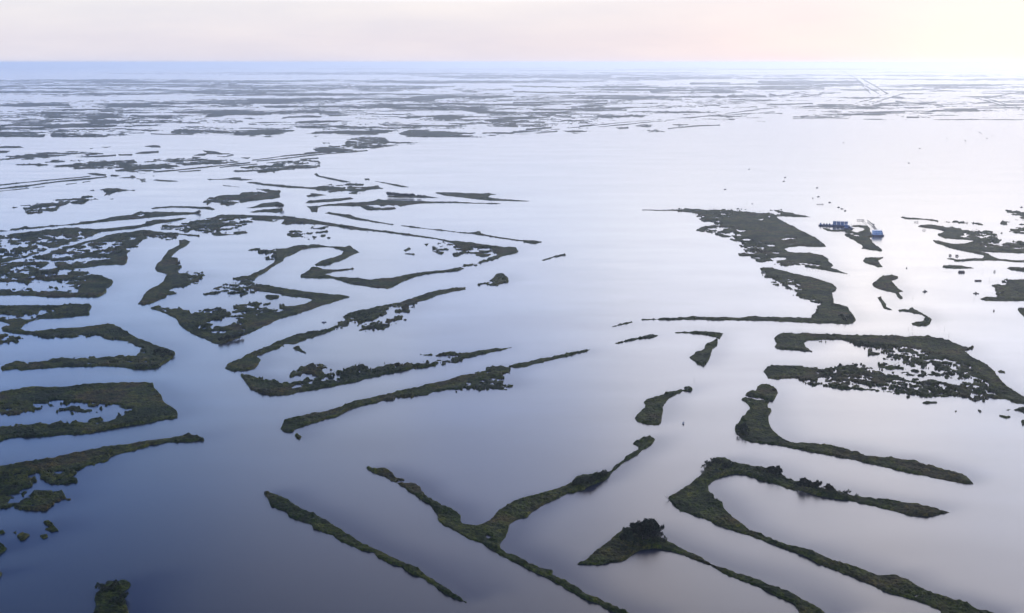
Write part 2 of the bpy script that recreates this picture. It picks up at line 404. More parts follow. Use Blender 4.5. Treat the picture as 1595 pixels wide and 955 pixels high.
# Each island: label, then strokes in painting order: + land polygon, - pond, * broken marsh (share of land), / thin levee (width in px)
ISLANDS = [
("green marsh whose two arms curl round a channel and meet in a blunt point", [
 ('+','D1','-300,195 0,195 280,192 500,190 620,182 740,180 757,200 735,240 740,270 600,285 420,297 330,303 250,322 200,345 165,385 200,402 280,408 340,400 550,378 690,368 720,362 860,348 940,353 1010,390 1110,450 1300,525 1440,570 1450,595 1400,645 1360,665 1300,705 1190,720 1090,712 980,695 900,690 600,700 330,712 170,732 140,712 20,724 5,705 130,655 230,660 400,650 420,635 620,628 830,622 930,615 1000,605 1080,615 1130,600 1150,575 1190,550 1120,520 1060,490 960,470 870,458 800,435 690,445 590,455 530,462 400,458 280,440 150,420 60,410 20,408 15,375 90,350 0,320 -300,320'),
 ('-','D1','-300,262 0,265 50,262 110,275 220,262 225,280 290,270 340,228 440,228 455,238 380,250 330,265 290,290 230,300 100,300 0,300 -300,300'),
 ('-','D1','1140,655 1210,645 1320,648 1300,657 1200,662'), ('-','D1','900,658 980,656 975,668 910,668'),
 ('-','D1','720,668 780,668 775,677 725,677'), ('-','D1','210,662 240,662 230,670'),
 ('+','D1','110,275 170,262 210,270 180,282 120,282'), ('+','D1','20,290 50,285 70,292 40,296')]),
("low ragged islet of broken marsh tucked below the western arm of the hook shaped island", [
 ('+','D1','-300,430 0,432 60,435 160,445 175,465 150,485 100,490 40,505 0,510 -300,515'), ('-','D1','0,460 60,452 90,455 40,472 0,475'), ('+','D1','180,460 192,462 188,472')]),
("big blunt ended marsh island holding one long pond dotted with tiny islets", [
 ('+','C1','-100,140 0,137 60,122 130,112 220,115 330,108 450,100 540,97 570,103 575,120 600,145 610,170 660,205 660,228 560,248 460,262 330,288 250,292 150,300 60,302 0,315 -100,325'),
 ('-','C1','-100,210 0,208 15,212 30,220 130,200 150,178 200,162 250,165 300,172 340,175 400,182 440,180 455,192 490,195 495,205 440,215 430,232 390,240 340,250 270,248 150,250 60,258 0,262 -100,265'),
 ('+','C1','125,198 135,188 160,182 158,192'), ('+','C1','180,178 200,185 185,192'), ('+','C1','225,175 258,170 250,183'),
 ('+','C1','248,198 265,188 300,195 340,195 345,205 300,212 265,215 285,205'), ('+','C1','330,240 350,228 380,228 385,242 345,248'),
 ('+','C1','390,240 420,234 435,240 420,248'), ('+','C1','435,198 450,200 445,205'), ('+','C1','205,205 215,205 212,210'), ('+','C1','222,202 240,200 238,208'),
 ('+','C1','330,185 350,180 352,190'), ('+','C1','370,190 378,190 376,195'), ('+','C1','355,207 368,207 366,212'), ('+','C1','0,205 10,200 25,212 5,216')]),
("long tapering marsh island running from the frame edge to a thin eastern tip", [
 ('+','C1','-100,412 0,410 100,395 200,378 300,355 350,345 470,328 560,312 640,303 700,295 735,302 760,312 700,318 620,322 560,332 500,352 420,370 385,395 330,405 290,425 275,440 262,452 290,462 280,470 235,480 190,470 165,462 135,460 140,475 95,490 65,500 75,508 30,515 0,515 -100,515')]),
("small marsh island with a pointed eastern spur just below the long tapering island", [
 ('+','C1','65,510 110,500 160,502 230,500 245,525 270,535 215,540 190,555 180,570 135,577 90,568 40,562 0,570 -100,570 -100,520 0,520 30,518 70,530 140,525 70,518')]),
("pair of tiny grassy islets close together in dark open water", [
 ('+','C1','160,618 175,610 190,618 205,628 180,632'), ('+','C1','160,642 190,632 205,630 218,650 190,655'), ('+','C1','150,668 175,662 180,672 160,678')]),
("tiny round islet west of the pair in dark open water", [('+','C1','60,668 85,655 112,665 95,680 75,688'), ('+','C1','50,655 60,652 60,662')]),
("scraps of marsh cut off by the frame edge below the small spurred island", [
 ('+','C1','-50,645 0,648 25,655 0,662 -50,660'), ('+','C1','-50,690 0,695 30,715 0,735 -50,740'), ('+','C1','-50,800 0,800 12,808 0,820 -50,820')]),
("bushy islet overgrown with shrubs and cane at the very bottom of the view", [
 ('+','F8','540,200 620,205 800,215 880,190 980,200 1060,260 1080,320 1040,380 960,430 920,470 1000,540 930,600 960,700 1000,800 1040,960 1100,1200 250,1200 240,960 290,800 240,650 290,520 400,400 480,320')]),
("straight narrow island slanting down alone, with a thick western end and thin tail", [
 ('+','C2','35,360 50,352 80,362 128,380 200,425 260,455 330,490 385,520 450,565 520,612 580,632 650,665 720,700 800,740 835,765 900,805 955,845 990,868 1025,890 1047,900 1035,904 1010,892 975,880 940,862 880,820 830,785 770,765 720,725 660,710 600,680 580,655 530,645 470,620 410,595 380,570 330,555 280,535 270,515 210,497 160,475 150,450 110,438 75,425 60,400')]),
("Y shaped island with a long tail and a cane thicket on its eastern arm", [
 ('+','C3','-420,232 -400,230 -375,240 -330,242 -300,250 -280,262 -272,280 -215,300 -180,310 -145,328 -140,348 -105,388 -70,400 -40,422 0,440 40,455 58,470 55,505 70,512 130,522 170,515 200,495 235,455 265,430 320,400 385,378 450,368 540,335 615,308 630,280 660,268 720,262 780,265 800,255 820,225 850,205 890,175 920,155 935,145 935,130 912,115 930,98 955,90 995,75 1020,95 1000,120 955,150 920,175 870,205 850,220 800,262 770,295 700,325 655,350 590,362 540,385 470,415 420,445 385,480 330,495 300,515 290,545 282,580 250,610 250,635 280,655 330,672 400,708 460,735 515,745 510,765 560,790 620,825 680,862 740,885 800,910 850,935 900,965 960,1000 930,1010 860,965 800,945 740,910 680,890 620,855 560,820 500,790 420,750 350,715 290,685 240,660 200,635 160,608 100,590 40,555 0,530 -30,520 -58,490 -60,465 -100,410 -130,400 -150,380 -200,350 -240,320 -300,290 -360,265 -400,248'),
 ('-','C3','175,572 188,565 200,572 215,576 190,583'), ('-','C3','-300,275 -270,282 -290,290'), ('-','C3','-250,296 -235,292 -215,302 -240,312 -262,308')]),
("narrow arched island with a dense dark clump of trees on its crest", [
 ('+','C4','-325,712 -300,703 -265,685 -240,655 -180,610 -130,570 -100,545 -60,535 0,555 60,565 120,595 180,630 250,655 300,685 345,712 400,735 470,755 550,780 640,820 720,850 800,890 860,918 900,950 940,990 780,990 775,940 750,905 690,880 640,855 570,820 490,790 430,770 385,745 340,718 270,692 200,665 130,645 60,633 0,638 -30,650 -80,690 -100,698 -160,705 -200,718 -250,715 -300,713')]),
("large island bent like an open hook, dark trees standing along its upper arm", [
 ('+','C4','130,385 175,355 250,310 300,265 325,225 370,187 410,187 450,205 520,222 600,235 640,245 680,262 720,290 780,305 840,325 900,340 950,350 969,355 1029,365 1089,378 1169,390 1239,398 1289,408 1364,412 1419,432 1479,445 1526,455 1459,468 1429,475 1349,475 1289,462 1209,440 1139,425 1049,402 939,385 880,375 800,352 720,338 660,312 600,300 560,285 500,268 440,268 390,280 350,300 328,320 330,350 355,370 360,390 400,405 405,430 430,465 470,495 510,525 530,545 600,570 660,595 720,622 800,635 850,655 920,685 955,700 1039,722 1089,738 1169,765 1259,765 1319,790 1369,830 1439,860 1539,890 1599,910 1659,935 1729,950 1789,990 1500,990 1479,942 1369,895 1239,860 1139,820 1059,780 939,735 880,710 800,668 720,640 640,610 560,580 520,565 450,545 380,520 320,492 250,465 190,450 155,420'),
 ('-','C5','362,860 380,852 398,858 385,864'), ('-','C5','398,872 415,864 430,862 432,872 410,876'), ('-','C4','378,255 392,246 408,250 395,262'), ('-','C4','328,345 345,352 340,358')]),
("long island like a bent finger, rounded bushy head and long tail pointing east", [
 ('+','P','1155,622.6 1161,620.5 1178,623.7 1198,625 1196,633 1201,640.4 1197,647.8 1197,655 1201,667.6 1220,685 1232.5,689 1267,691 1295,695 1336,705.3 1351.5,711 1389,712.5 1420.7,717.8 1452,727 1483.5,735 1505.5,743 1516,754 1496,751.8 1452,744.5 1420.7,737 1389,730 1342,720 1295,709 1267,704.6 1232.5,697.4 1201,692 1169.6,689.6 1154,681.7 1144.5,672 1144.5,666 1152,655 1153,653 1167.6,639.4 1167.6,633 1161,625.7')]),
("small bushy island cap parted from the bent finger by a thin water strip", [
 ('+','C6','850,740 855,700 895,685 950,695 1005,725 1010,750 980,805 940,812 900,788 820,775 762,768 800,742')]),
("solitary dark green island shaped like a club with a knob on a thin neck", [
 ('+','C6','10,820 50,795 160,768 175,742 250,740 280,728 330,730 310,712 350,705 380,715 375,728 350,738 300,735 260,760 200,790 150,850 155,890 140,955 125,985 95,990 50,985 -40,960 -57,940 0,880 25,860 25,835')]),
("small arrowhead island pinched in the middle, beside a thin curved islet", [
 ('+','C6','355,485 400,450 465,420 465,400 500,378 560,357 562,400 525,420 520,445 505,490 490,520 460,553 415,535 370,500')]),
("thin curved islet that widens eastward, above the arrowhead island", [
 ('+','C6','245,303 300,298 420,298 520,298 605,308 590,330 575,347 540,335 450,318 350,305')]),
("slim lone sliver of marsh below the western end of the long levee", [('+','C6','-205,383 -130,365 -60,345 0,332 80,320 132,316 125,325 80,338 0,347 -80,360 -150,378')]),
("very small thin streak of marsh off the tip of the long levee", [('+','P','953,509.5 965,505 984,501 985,502.5 970,506')]),
("dark green island with a long straight levee reaching west from its foot", [
 ('+','D5','-20,856 0,850 130,846 250,843 300,836 380,833 420,838 680,843 780,832 850,836 980,838 1100,842 1190,842 1230,820 1235,790 1250,765 1265,740 1200,725 1120,695 1060,670 1040,660 1100,655 1030,635 1010,612 1050,612 1000,600 960,575 900,560 850,530 845,510 835,490 870,487 930,493 1000,510 1100,535 1200,555 1290,580 1350,600 1378,630 1370,650 1345,660 1355,700 1355,740 1390,752 1460,762 1470,790 1500,825 1515,855 1490,880 1460,888 1350,884 1200,878 1000,868 850,862 680,860 400,858 200,857 0,860'),
 ('-','D5','1035,582 1075,577 1080,588 1045,590'), ('-','D5','955,563 990,570 965,572'), ('-','D5','1035,625 1075,615 1110,640 1060,640'), ('+','D5','915,590 950,580 960,600')]),
("widest island in open water, western edge frayed, east side cut by a bay", [
 ('+','D5','0,76 130,77 250,73 400,72 550,72 640,78 700,80 700,90 780,97 830,100 870,105 920,108 985,105 985,95 960,88 910,82 960,82 1000,92 1070,98 1080,108 1130,115 1195,128 1120,130 1000,125 955,125 965,140 1050,185 1150,235 1230,275 1290,318 1305,340 1200,338 1120,335 1050,340 1010,355 1030,370 1080,380 1200,382 1280,400 1320,425 1320,445 1355,470 1340,485 1400,510 1465,532 1400,525 1300,505 1200,490 1160,475 1200,470 1265,470 1200,460 1100,460 1030,470 930,465 960,445 900,440 850,450 810,430 780,405 700,395 680,388 740,380 800,378 830,350 780,345 830,335 820,315 720,312 680,300 660,288 590,268 520,240 450,225 390,220 440,203 520,200 545,185 520,165 440,155 400,135 460,128 380,112 340,95 260,85 130,84 0,81'),
 ('*','D5','400,120 620,170 700,250 870,330 900,440 780,420 660,300 480,235 390,220 450,190 540,185',0.71),
 ('-','D5','668,215 700,222 735,225 700,234 675,228'), ('-','D5','870,322 940,325 945,340 890,335'), ('-','D5','900,420 960,412 1020,415 1020,428 950,435 950,448 920,430'),
 ('-','D5','820,148 865,138 850,152'), ('-','D5','890,125 910,122 905,132'), ('-','D5','985,285 1040,275 1090,282 1040,285 1000,290'), ('-','D5','1020,320 1080,316 1060,323'),
 ('-','D5','925,378 970,380 965,390 935,388'), ('-','D5','940,455 1040,453 1020,462 950,463'), ('-','D5','775,114 800,117 790,120'), ('-','D5','455,92 465,95 450,110'), ('-','D5','1010,250 1045,250 1030,256')]),
("leaf shaped island beside the blue barges, its southern end narrowing to a point", [
 ('+','D7','240,345 340,352 400,372 600,378 745,378 770,405 860,425 930,400 1000,368 940,335 880,325 770,325 770,300 930,298 1040,300 1060,330 1090,355 1080,385 1100,420 1120,450 1130,440 1130,510 1075,515 1085,545 1115,565 1130,600 1200,660 1280,715 1305,760 1200,745 1080,735 1000,710 920,708 970,690 930,640 860,600 780,550 700,500 610,465 660,455 640,410 560,402 400,408 330,395 270,370'),
 ('-','D7','660,478 700,480 690,492'), ('-','D7','800,478 855,482 840,488')]),
("small hook nosed islet south of the blue barges", [('+','D6','380,440 400,415 460,418 525,415 490,435 505,460 522,480 490,487 450,470 400,455')]),
("curved green islet trailing a short broken tail to the southeast", [
 ('+','D6','445,602 480,575 525,543 590,540 630,550 632,565 585,580 610,610 640,640 668,655 620,665 560,655 500,640 470,628'), ('+','D6','615,665 640,672 668,705 650,712 625,690')]),
("narrow crooked islet like a bent twig beside the curved green islet", [('+','D6','485,697 510,695 520,715 545,740 550,765 597,788 560,785 525,775 515,745 495,712')]),
("islet curled like a question mark with a round bush on its back", [
 ('+','D6','628,788 680,782 710,785 715,774 735,772 745,785 780,798 830,828 868,855 860,885 820,898 770,903 735,895 728,882 780,872 830,868 815,850 835,845 800,820 740,812 690,800 640,795')]),
("dense dark green island at the frame edge with a long foot pointing west", [
 ('+','D6','1210,707 1250,698 1340,698 1350,690 1330,665 1325,640 1300,613 1360,608 1390,600 1360,575 1440,577 1523,573 1700,573 1700,720 1523,722 1400,725 1260,722')]),
("small rounded scrap of island at the frame edge below the dense dark green one", [('+','D6','1480,780 1523,775 1600,790 1600,850 1523,835 1500,815')]),
("flat strip of marsh at the frame edge level with the cigar shaped islet", [('+','F5','1400,803 1440,785 1500,790 1600,800 1800,805 1800,850 1600,845 1520,830 1450,825')]),
("dark cigar shaped islet standing alone below the forked levee", [('+','F5','655,785 665,768 740,765 850,770 960,785 1018,800 950,808 800,805 700,800')]),
("forked marsh island, thick upper prong and thin levee joined by a diagonal bank", [
 ('+','F5','545,480 600,482 680,500 790,520 900,515 1000,492 1050,495 1120,510 1200,520 1260,530 1290,550 1360,540 1430,510 1500,495 1600,490 1900,490 1900,630 1600,632 1400,625 1200,612 1060,608 1180,635 1255,675 1320,695 1500,708 1900,712 1900,735 1500,732 1300,710 1150,715 950,720 860,722 790,725 785,705 730,700 690,688 760,683 830,700 950,692 1020,685 1110,688 1135,670 1120,650 1040,630 900,605 780,580 680,545 600,520 565,500'),
 ('*','F5','1000,510 1250,535 1500,500 1900,500 1900,590 1400,580 1000,560',0.73),
 ('-','F5','1110,535 1160,525 1170,550 1250,550 1240,560 1150,555'), ('-','F5','980,590 1010,588 990,595'), ('-','F5','1050,572 1085,574 1060,580'), ('-','F5','1280,568 1340,582 1300,580')]),
("frayed marsh island with a smooth western tongue, just above the forked island", [
 ('+','F5','375,318 400,300 480,295 560,298 640,315 760,325 860,340 900,350 980,345 1070,348 960,358 1030,375 1100,385 1200,378 1340,400 1280,410 1280,450 1250,460 1300,490 1355,512 1280,515 1200,510 1100,490 980,475 820,465 680,455 620,430 585,410 640,395 685,378 640,360 540,345 450,335'),
 ('*','F5','950,380 1280,400 1300,500 1100,480',0.68), ('-','F5','850,430 910,422 950,432 960,450 900,448')]),
("thin straight levee strip, uppermost of the marsh near the eastern frame edge", [
 ('+','F5','170,210 190,202 250,212 350,222 440,228 520,238 600,250 680,262 800,268 860,275 1000,272 1030,268 1110,285 1000,290 860,285 700,272 600,262 500,245 380,238 220,235 190,222'),
 ('+','F5','1155,300 1210,298 1180,306'), ('+','F5','1060,296 1120,300 1100,305')]),
("wedge of marsh entering from the frame edge with a thin western point", [('+','F5','1380,135 1400,128 1480,148 1560,160 1800,190 1800,250 1600,245 1520,240 1490,225 1560,210 1540,190 1450,165 1400,148')]),
("tiny ragged islet below the wedge of marsh at the frame edge", [('+','F5','1330,275 1340,248 1370,255 1425,275 1400,293 1340,288')]),
("marsh ring at the frame edge enclosing a small round bay", [
 ('+','F5','1430,375 1450,350 1520,338 1700,330 1900,330 1900,365 1600,365 1550,378 1600,395 1900,400 1900,430 1600,410 1480,390'), ('+','F5','1560,288 1700,290 1700,300 1590,298')]),
("broad boomerang shaped island whose inner side is shattered into black lace of islets", [
 ('+','C7','-423,345 -388,315 -338,308 -258,315 -188,305 -108,315 0,318 150,322 240,322 400,328 620,330 720,325 780,340 870,360 910,380 980,402 1050,415 1045,428 990,432 1000,455 1025,480 1050,500 1130,530 1215,590 1230,625 1280,680 1330,720 1370,745 1432,775 1600,830 1600,870 1432,832 1360,825 1300,795 1200,790 1160,770 1170,700 1150,665 1080,620 1040,560 980,540 900,520 830,510 760,470 680,465 570,445 560,410 480,405 300,410 200,400 150,372 70,350 0,352 -60,350 -100,355 -175,360 -200,375 -190,410 -145,443 -250,435 -400,425 -423,405 -405,385'),
 ('*','C7','190,400 330,405 560,405 700,430 800,470 900,510 1040,560 1180,690 1250,770 1150,800 900,770 700,780 560,750 640,730 900,700 1050,690 1060,650 960,620 840,590 700,540 560,520 400,500 330,490 270,470 270,430',0.50),
 ('+','C7','800,490 760,480 700,470 780,520 850,560 960,570 1030,590 1080,630 1040,640 950,620 880,590 800,570 740,540 660,520 700,500')]),
("lacy band of broken marsh lying across the bay inside the boomerang shaped island", [
 ('+','C7','-503,590 -483,555 -448,545 -358,552 -258,552 -108,568 0,565 100,545 180,525 200,550 260,575 350,590 380,625 480,620 540,650 560,670 700,650 790,660 800,680 900,690 1050,690 1060,650 1150,700 1140,760 1130,800 1040,770 930,760 860,770 700,770 640,750 560,745 460,715 420,725 350,735 300,710 200,700 100,720 60,690 0,690 -100,690 -180,680 -150,650 -258,640 -350,645 -475,645 -480,625'),
 ('*','C7','-150,640 0,620 120,600 350,630 540,660 800,690 1050,700 1150,760 1100,800 860,780 550,755 300,730 60,720 -180,680',0.68),
 ('*','C7','340,520 700,505 900,600 1040,655 800,648 560,652 480,605 360,590',0.20),
 ('+','C7','540,765 610,750 560,770'), ('+','C7','675,825 720,815 785,822 710,832'), ('+','C7','955,800 1065,800 1010,808'), ('+','C7','480,745 515,760 495,752'), ('+','C7','560,780 590,785 570,790'),
 ('+','C7','355,555 450,545 500,560 450,580 400,570'), ('+','C7','490,600 580,595 520,603'), ('+','C7','590,585 640,575 665,590 640,600'), ('+','C7','735,590 800,605 815,620 750,610'), ('+','C7','840,630 880,628 850,636'),
 ('+','C7','525,520 600,500 680,505 700,530 600,510 540,530')]),
("oval bushy islet off the outer curve of the boomerang shaped island", [('+','C7','1240,590 1260,578 1295,592 1290,605 1250,600')]),
("loose scraps of marsh at the frame edge below the boomerang island's tip", [
 ('+','C7','1260,885 1335,870 1320,880'), ('+','C7','1350,878 1432,855 1600,850 1600,900 1432,900 1400,885'), ('+','C7','1250,920 1330,930 1300,938'), ('+','C7','1410,960 1600,920 1600,990 1420,985'), ('+','C7','1090,878 1125,895 1105,892'), ('+','C7','918,885 932,886 925,890')]),
("long sinuous island rising eastward with a fringe of broken marsh at mid length", [
 ('+','G1','110,495 130,465 150,450 240,420 300,385 400,340 500,300 550,275 620,245 700,220 850,195 960,175 1020,145 1090,115 1130,105 1120,150 1060,165 960,195 880,225 800,255 700,285 690,295 600,295 550,335 450,365 375,390 370,405 405,425 390,460 350,500 310,515 200,522 185,530 150,515 115,505'),
 ('+','C8','420,195 480,178 455,155 500,130 560,115 640,98 720,80 800,65 870,45 940,20 1000,0 1060,-12 1150,-25 1215,-30 1215,-15 1120,0 1040,22 980,45 900,65 890,80 850,92 790,88 740,100 700,115 720,125 680,145 640,175 560,185 500,188 440,215 410,215'),
 ('+','C8','560,230 600,222 640,212 620,190 700,182 760,170 800,155 845,172 790,180 740,198 735,212 700,235 640,235 570,240'), ('+','C8','780,118 830,110 820,95 850,100 860,115 800,128'),
 ('+','C8','540,188 575,195 550,205'), ('+','C8','575,215 590,215 580,225'), ('+','C8','440,210 475,208 450,215'), ('-','C8','485,155 520,153 500,158'), ('-','C8','620,142 640,145 625,148')]),
("small comma shaped islet just south of the sinuous island", [('+','C8','135,345 185,335 190,352 232,382 200,375 165,358'), ('+','C8','88,388 105,390 95,394'), ('+','C8','78,333 92,335 85,339')]),
("long narrow island with ragged ponds at its western end and a needle thin eastern tip", [
 ('+','C8','-179,515 -140,515 -80,530 -20,545 40,550 100,560 115,572 160,575 240,578 300,565 320,560 390,545 450,540 430,515 370,530 355,510 400,490 460,475 510,460 560,455 600,465 630,478 680,458 740,450 850,443 900,450 960,435 1010,432 1080,425 1120,405 1160,400 1180,378 1240,378 1300,365 1390,353 1440,352 1505,340 1500,346 1420,362 1350,378 1270,395 1200,415 1170,440 1110,445 1050,448 980,465 900,472 800,495 700,512 600,535 500,562 420,580 330,595 200,620 120,637 50,642 -30,635 -80,620 -120,600 -150,560'),
 ('+','C8','130,500 180,480 230,460 270,455 300,465 355,458 350,465 310,475 340,500 350,520 320,528 280,515 220,510 180,520 135,520'),
 ('+','C8','130,555 180,560 250,540 300,530 330,540 290,555 260,570 180,572 140,575'), ('+','C8','30,530 75,530 78,540 50,543'), ('+','C8','1045,388 1090,378 1150,375 1155,390 1110,400'),
 ('-','C8','160,580 240,578 248,590 165,602 130,598'), ('-','C8','535,505 560,490 590,495 570,502 550,515'), ('-','C8','670,498 690,492 690,500'), ('-','C8','430,520 450,520 440,528'), ('-','C8','700,480 720,482 705,486'), ('-','C8','465,495 490,497 470,502'), ('-','C8','1135,400 1150,385 1165,400 1145,408')]),
("tiny dash of marsh floating just above the needle tipped island", [('+','C8','935,387 960,390 1008,385 1008,392 960,393')]),
("long clean edged island sloping up to a broad ragged eastern end", [
 ('+','C8','60,850 75,830 90,800 140,780 230,762 330,742 430,715 510,685 600,662 700,642 800,615 930,590 1050,560 1150,535 1250,510 1345,485 1340,472 1390,462 1440,468 1485,470 1485,500 1440,510 1445,535 1470,555 1440,565 1510,575 1490,590 1440,603 1420,595 1340,598 1300,613 1250,600 1200,610 1130,605 1030,615 940,635 880,652 780,655 770,672 700,675 640,690 560,710 500,728 460,745 430,768 370,782 310,800 240,820 160,850 140,868 90,865'),
 ('-','C8','1195,600 1215,595 1205,607'), ('-','C8','1300,570 1315,568 1305,575'), ('-','C8','1370,565 1385,568 1375,572')]),
("thin blade of marsh continuing east from the clean edged sloping island", [('+','P','793,571.5 805,567 820,564 850,558 880,552 905,546 918,545 910,549 880,556 850,563 820,571 800,572')]),
("tiny round islet off the western foot of the clean edged sloping island", [('+','C8','155,890 170,880 195,898 185,912 165,905')]),
("waisted island like an hourglass with a fan shaped lower half", [
 ('+','D3','62,668 90,640 105,600 140,570 200,545 235,515 262,465 240,458 195,450 180,430 190,400 220,375 240,345 270,305 310,285 345,270 342,235 380,230 418,245 400,265 370,285 340,300 310,325 285,350 325,360 330,385 350,390 350,425 335,445 345,460 400,465 470,460 505,460 515,475 480,500 485,520 440,520 400,535 360,552 300,570 265,580 330,585 330,600 270,605 215,620 210,640 160,658 100,672')]),
("big arrow shaped island pointing east with a pale blue pond in its body", [
 ('+','D3','150,695 190,680 240,680 290,690 350,698 390,715 420,728 500,715 540,705 600,700 690,685 740,680 790,665 850,655 900,662 870,675 800,690 840,700 860,710 950,700 1050,690 1060,752 1000,780 900,825 830,860 780,880 720,905 650,935 590,940 520,905 450,875 390,840 340,800 320,760 260,735 200,715'),
 ('-','D3','540,800 550,770 600,760 680,745 740,765 750,785 710,800 680,820 640,832 600,825 500,835 440,825 500,815 560,815'), ('*','D3','470,710 900,660 860,712 760,745 620,758 540,750',0.62),
 ('*','D3','560,835 650,840 780,845 760,865 620,875 550,860',0.7), ('-','D3','395,798 425,800 410,805'), ('-','D3','240,712 275,715 250,718'),
 ('+','D3','710,495 760,485 810,480 850,460 900,440 940,415 985,385 990,365 930,362 985,358 975,335 905,320 800,298 860,295 920,302 960,310 1010,292 1100,290 1180,275 1250,265 1302,268 1302,283 1220,288 1160,305 1120,330 1050,355 1050,375 1000,400 940,440 900,465 860,485 845,515 880,538 950,545 1060,561 1060,606 950,590 870,580 830,560 780,540 750,515 720,500'),
 ('*','D3','485,605 540,575 620,545 640,525 700,520 760,525 830,570 860,590 760,612 700,620 640,602',0.50), ('+','D3','925,615 960,610 1040,612 1000,630 960,638 930,625'), ('+','D3','920,665 950,662 950,670 925,672'),
 ('+','D4','0,258 100,240 200,235 330,245 370,250 400,240 455,278 400,300 340,330 280,350 200,360 190,350 230,325 300,310 350,290 360,270 300,250 200,248 130,255 90,275 40,298 0,305'),
 ('+','D4','-6,489 60,498 150,510 250,522 330,530 405,540 390,548 330,565 240,590 170,615 110,635 60,650 -6,668'), ('-','D4','-20,533 60,540 150,548 180,560 130,585 60,598 -20,604')]),
("great V shaped island of two long levees meeting in a blunt eastern corner", [
 ('+','D3','218,150 300,130 400,115 480,98 560,90 600,70 640,62 800,65 1000,72 1100,80 1150,84 1150,118 1130,120 1060,100 950,98 900,98 820,95 700,92 650,95 620,110 700,120 720,130 800,125 740,140 700,155 620,170 520,178 440,165 400,175 350,165 280,160'),
 ('*','D3','230,150 400,120 560,95 640,98 720,110 800,125 740,145 620,170 520,178 440,168 300,160',0.71), ('+','D3','760,102 860,108 850,114 780,110'), ('+','D3','565,195 640,188 700,178 800,180 805,188 720,195 620,205 580,202'),
 ('+','D4','0,62 60,68 150,82 300,105 420,125 520,140 650,155 760,170 860,185 970,205 1100,220 1200,235 1290,245 1380,250 1398,270 1380,285 1300,300 1260,318 1200,335 1150,350 1090,362 1050,380 1000,392 900,400 830,410 760,430 700,455 660,480 620,492 550,488 450,475 370,455 300,435 240,432 150,432 105,425 110,410 150,390 170,368 200,365 230,370 240,378 300,382 425,372 420,378 320,392 270,400 240,412 330,425 420,432 520,440 580,432 640,428 700,420 760,405 830,398 900,388 1000,380 1050,360 1100,348 1160,335 1220,312 1275,295 1240,270 1180,262 1080,250 1000,222 900,198 760,182 640,165 520,150 440,145 400,142 330,128 250,118 150,108 80,108 0,105'),
 ('*','D4','885,225 960,215 1100,235 1240,270 1180,290 1070,280 1000,250 940,290 885,270',0.62),
 ('+','D4','715,265 750,250 760,258 730,272'), ('+','D4','725,287 780,285 780,292'), ('+','D4','785,262 818,268'), ('+','D4','840,228 865,226 850,240'), ('+','D4','1025,292 1075,290 1040,296'), ('+','D4','1150,290 1180,300 1225,290 1180,298')]),
("scattered scraps of marsh in the pond inside the great V shaped island", [
 ('+','D4','28,165 60,150 115,150 110,158 70,160 60,170 100,168 175,163 170,172 110,178 150,190 155,198 100,188 50,185'), ('+','D4','155,130 190,125 185,135 265,128 265,134 210,142 170,140'), ('+','D4','190,158 260,152 262,160 200,163'), ('+','D4','235,178 248,180 240,184'), ('+','D4','258,190 290,192 265,197'), ('+','D4','180,186 195,190 185,193')]),
("long canal bank with bushy dark hedge, uppermost of the banks at the western edge", [
 ('+','D2','-100,215 0,208 80,210 80,195 130,188 220,175 230,185 400,170 540,160 650,148 670,138 780,130 900,105 1000,88 1120,75 1180,45 1220,30 1160,65 1260,55 1300,52 1400,55 1600,58 1650,50 1655,72 1600,75 1500,80 1300,95 1100,115 900,132 780,145 660,158 500,170 300,190 150,202 0,218 -100,222'),
 ('-','D2','1150,80 1190,70 1210,75 1240,72 1200,85 1150,90'), ('-','D2','0,200 40,198 20,205')]),
("slim curved levee arching over the end of the hedge lined canal bank", [('+','D3','155,20 200,12 300,6 450,8 550,12 590,25 570,33 530,28 450,20 300,14 200,20 160,25')]),
("marsh block laced with small ponds north of the diagonal canal", [
 ('+','D2','-100,245 0,240 130,232 280,215 420,203 540,188 650,183 670,195 800,195 900,190 1000,180 1100,168 1195,158 1210,135 1300,122 1400,115 1500,105 1560,105 1520,115 1400,138 1300,155 1200,178 1100,192 1000,205 900,215 820,218 760,250 680,285 580,310 480,340 380,370 280,405 180,435 80,460 0,478 -100,490'),
 ('*','D2','-100,270 100,260 360,250 620,275 560,300 300,390 200,435 -100,450',0.68), ('-','D2','360,245 420,248 480,255 520,238 530,255 600,282 560,285 500,270 400,262'),
 ('-','D2','-100,300 0,280 50,265 70,262 60,285 80,310 230,335 230,360 190,348 100,335 0,325 -100,330'), ('-','D2','200,390 300,375 290,385 215,402'), ('-','D2','0,430 60,430 20,440'), ('-','D2','640,225 665,215 670,245 650,250'), ('-','D2','820,225 900,222 860,235 830,240')]),
("brownish marsh block with a green eastern cape, south of the diagonal canal", [
 ('+','D2','205,455 240,440 300,430 380,400 450,375 550,345 640,325 700,300 800,280 880,250 960,235 1050,225 1150,210 1240,205 1300,220 1400,225 1440,235 1455,270 1380,268 1240,262 1190,280 1160,310 1110,345 1050,365 1075,378 1050,400 1058,440 1050,470 1030,495 950,490 850,495 700,518 600,522 500,515 470,505 435,485 460,478 600,468 720,462 880,455 920,440 900,430 830,425 720,425 670,440 600,450 450,462 350,455 270,462 215,462'),
 ('*','D2','500,350 1000,250 950,400 650,440 400,440',0.77), ('-','D2','820,355 860,340 960,340 1040,345 960,352 860,362'), ('-','D2','850,388 930,385 920,395'), ('-','D2','970,318 1005,315 1000,322'), ('-','D2','870,268 960,260 900,272'), ('-','D2','640,325 720,322 650,330'), ('-','D2','1080,268 1115,270 1090,275'), ('-','D2','590,495 610,490 605,497'),
 ('/','D2','1440,235 1500,238 1560,247 1650,253',8)]),
("marsh with a bold green headland and a long inner pond, ending the canal district", [
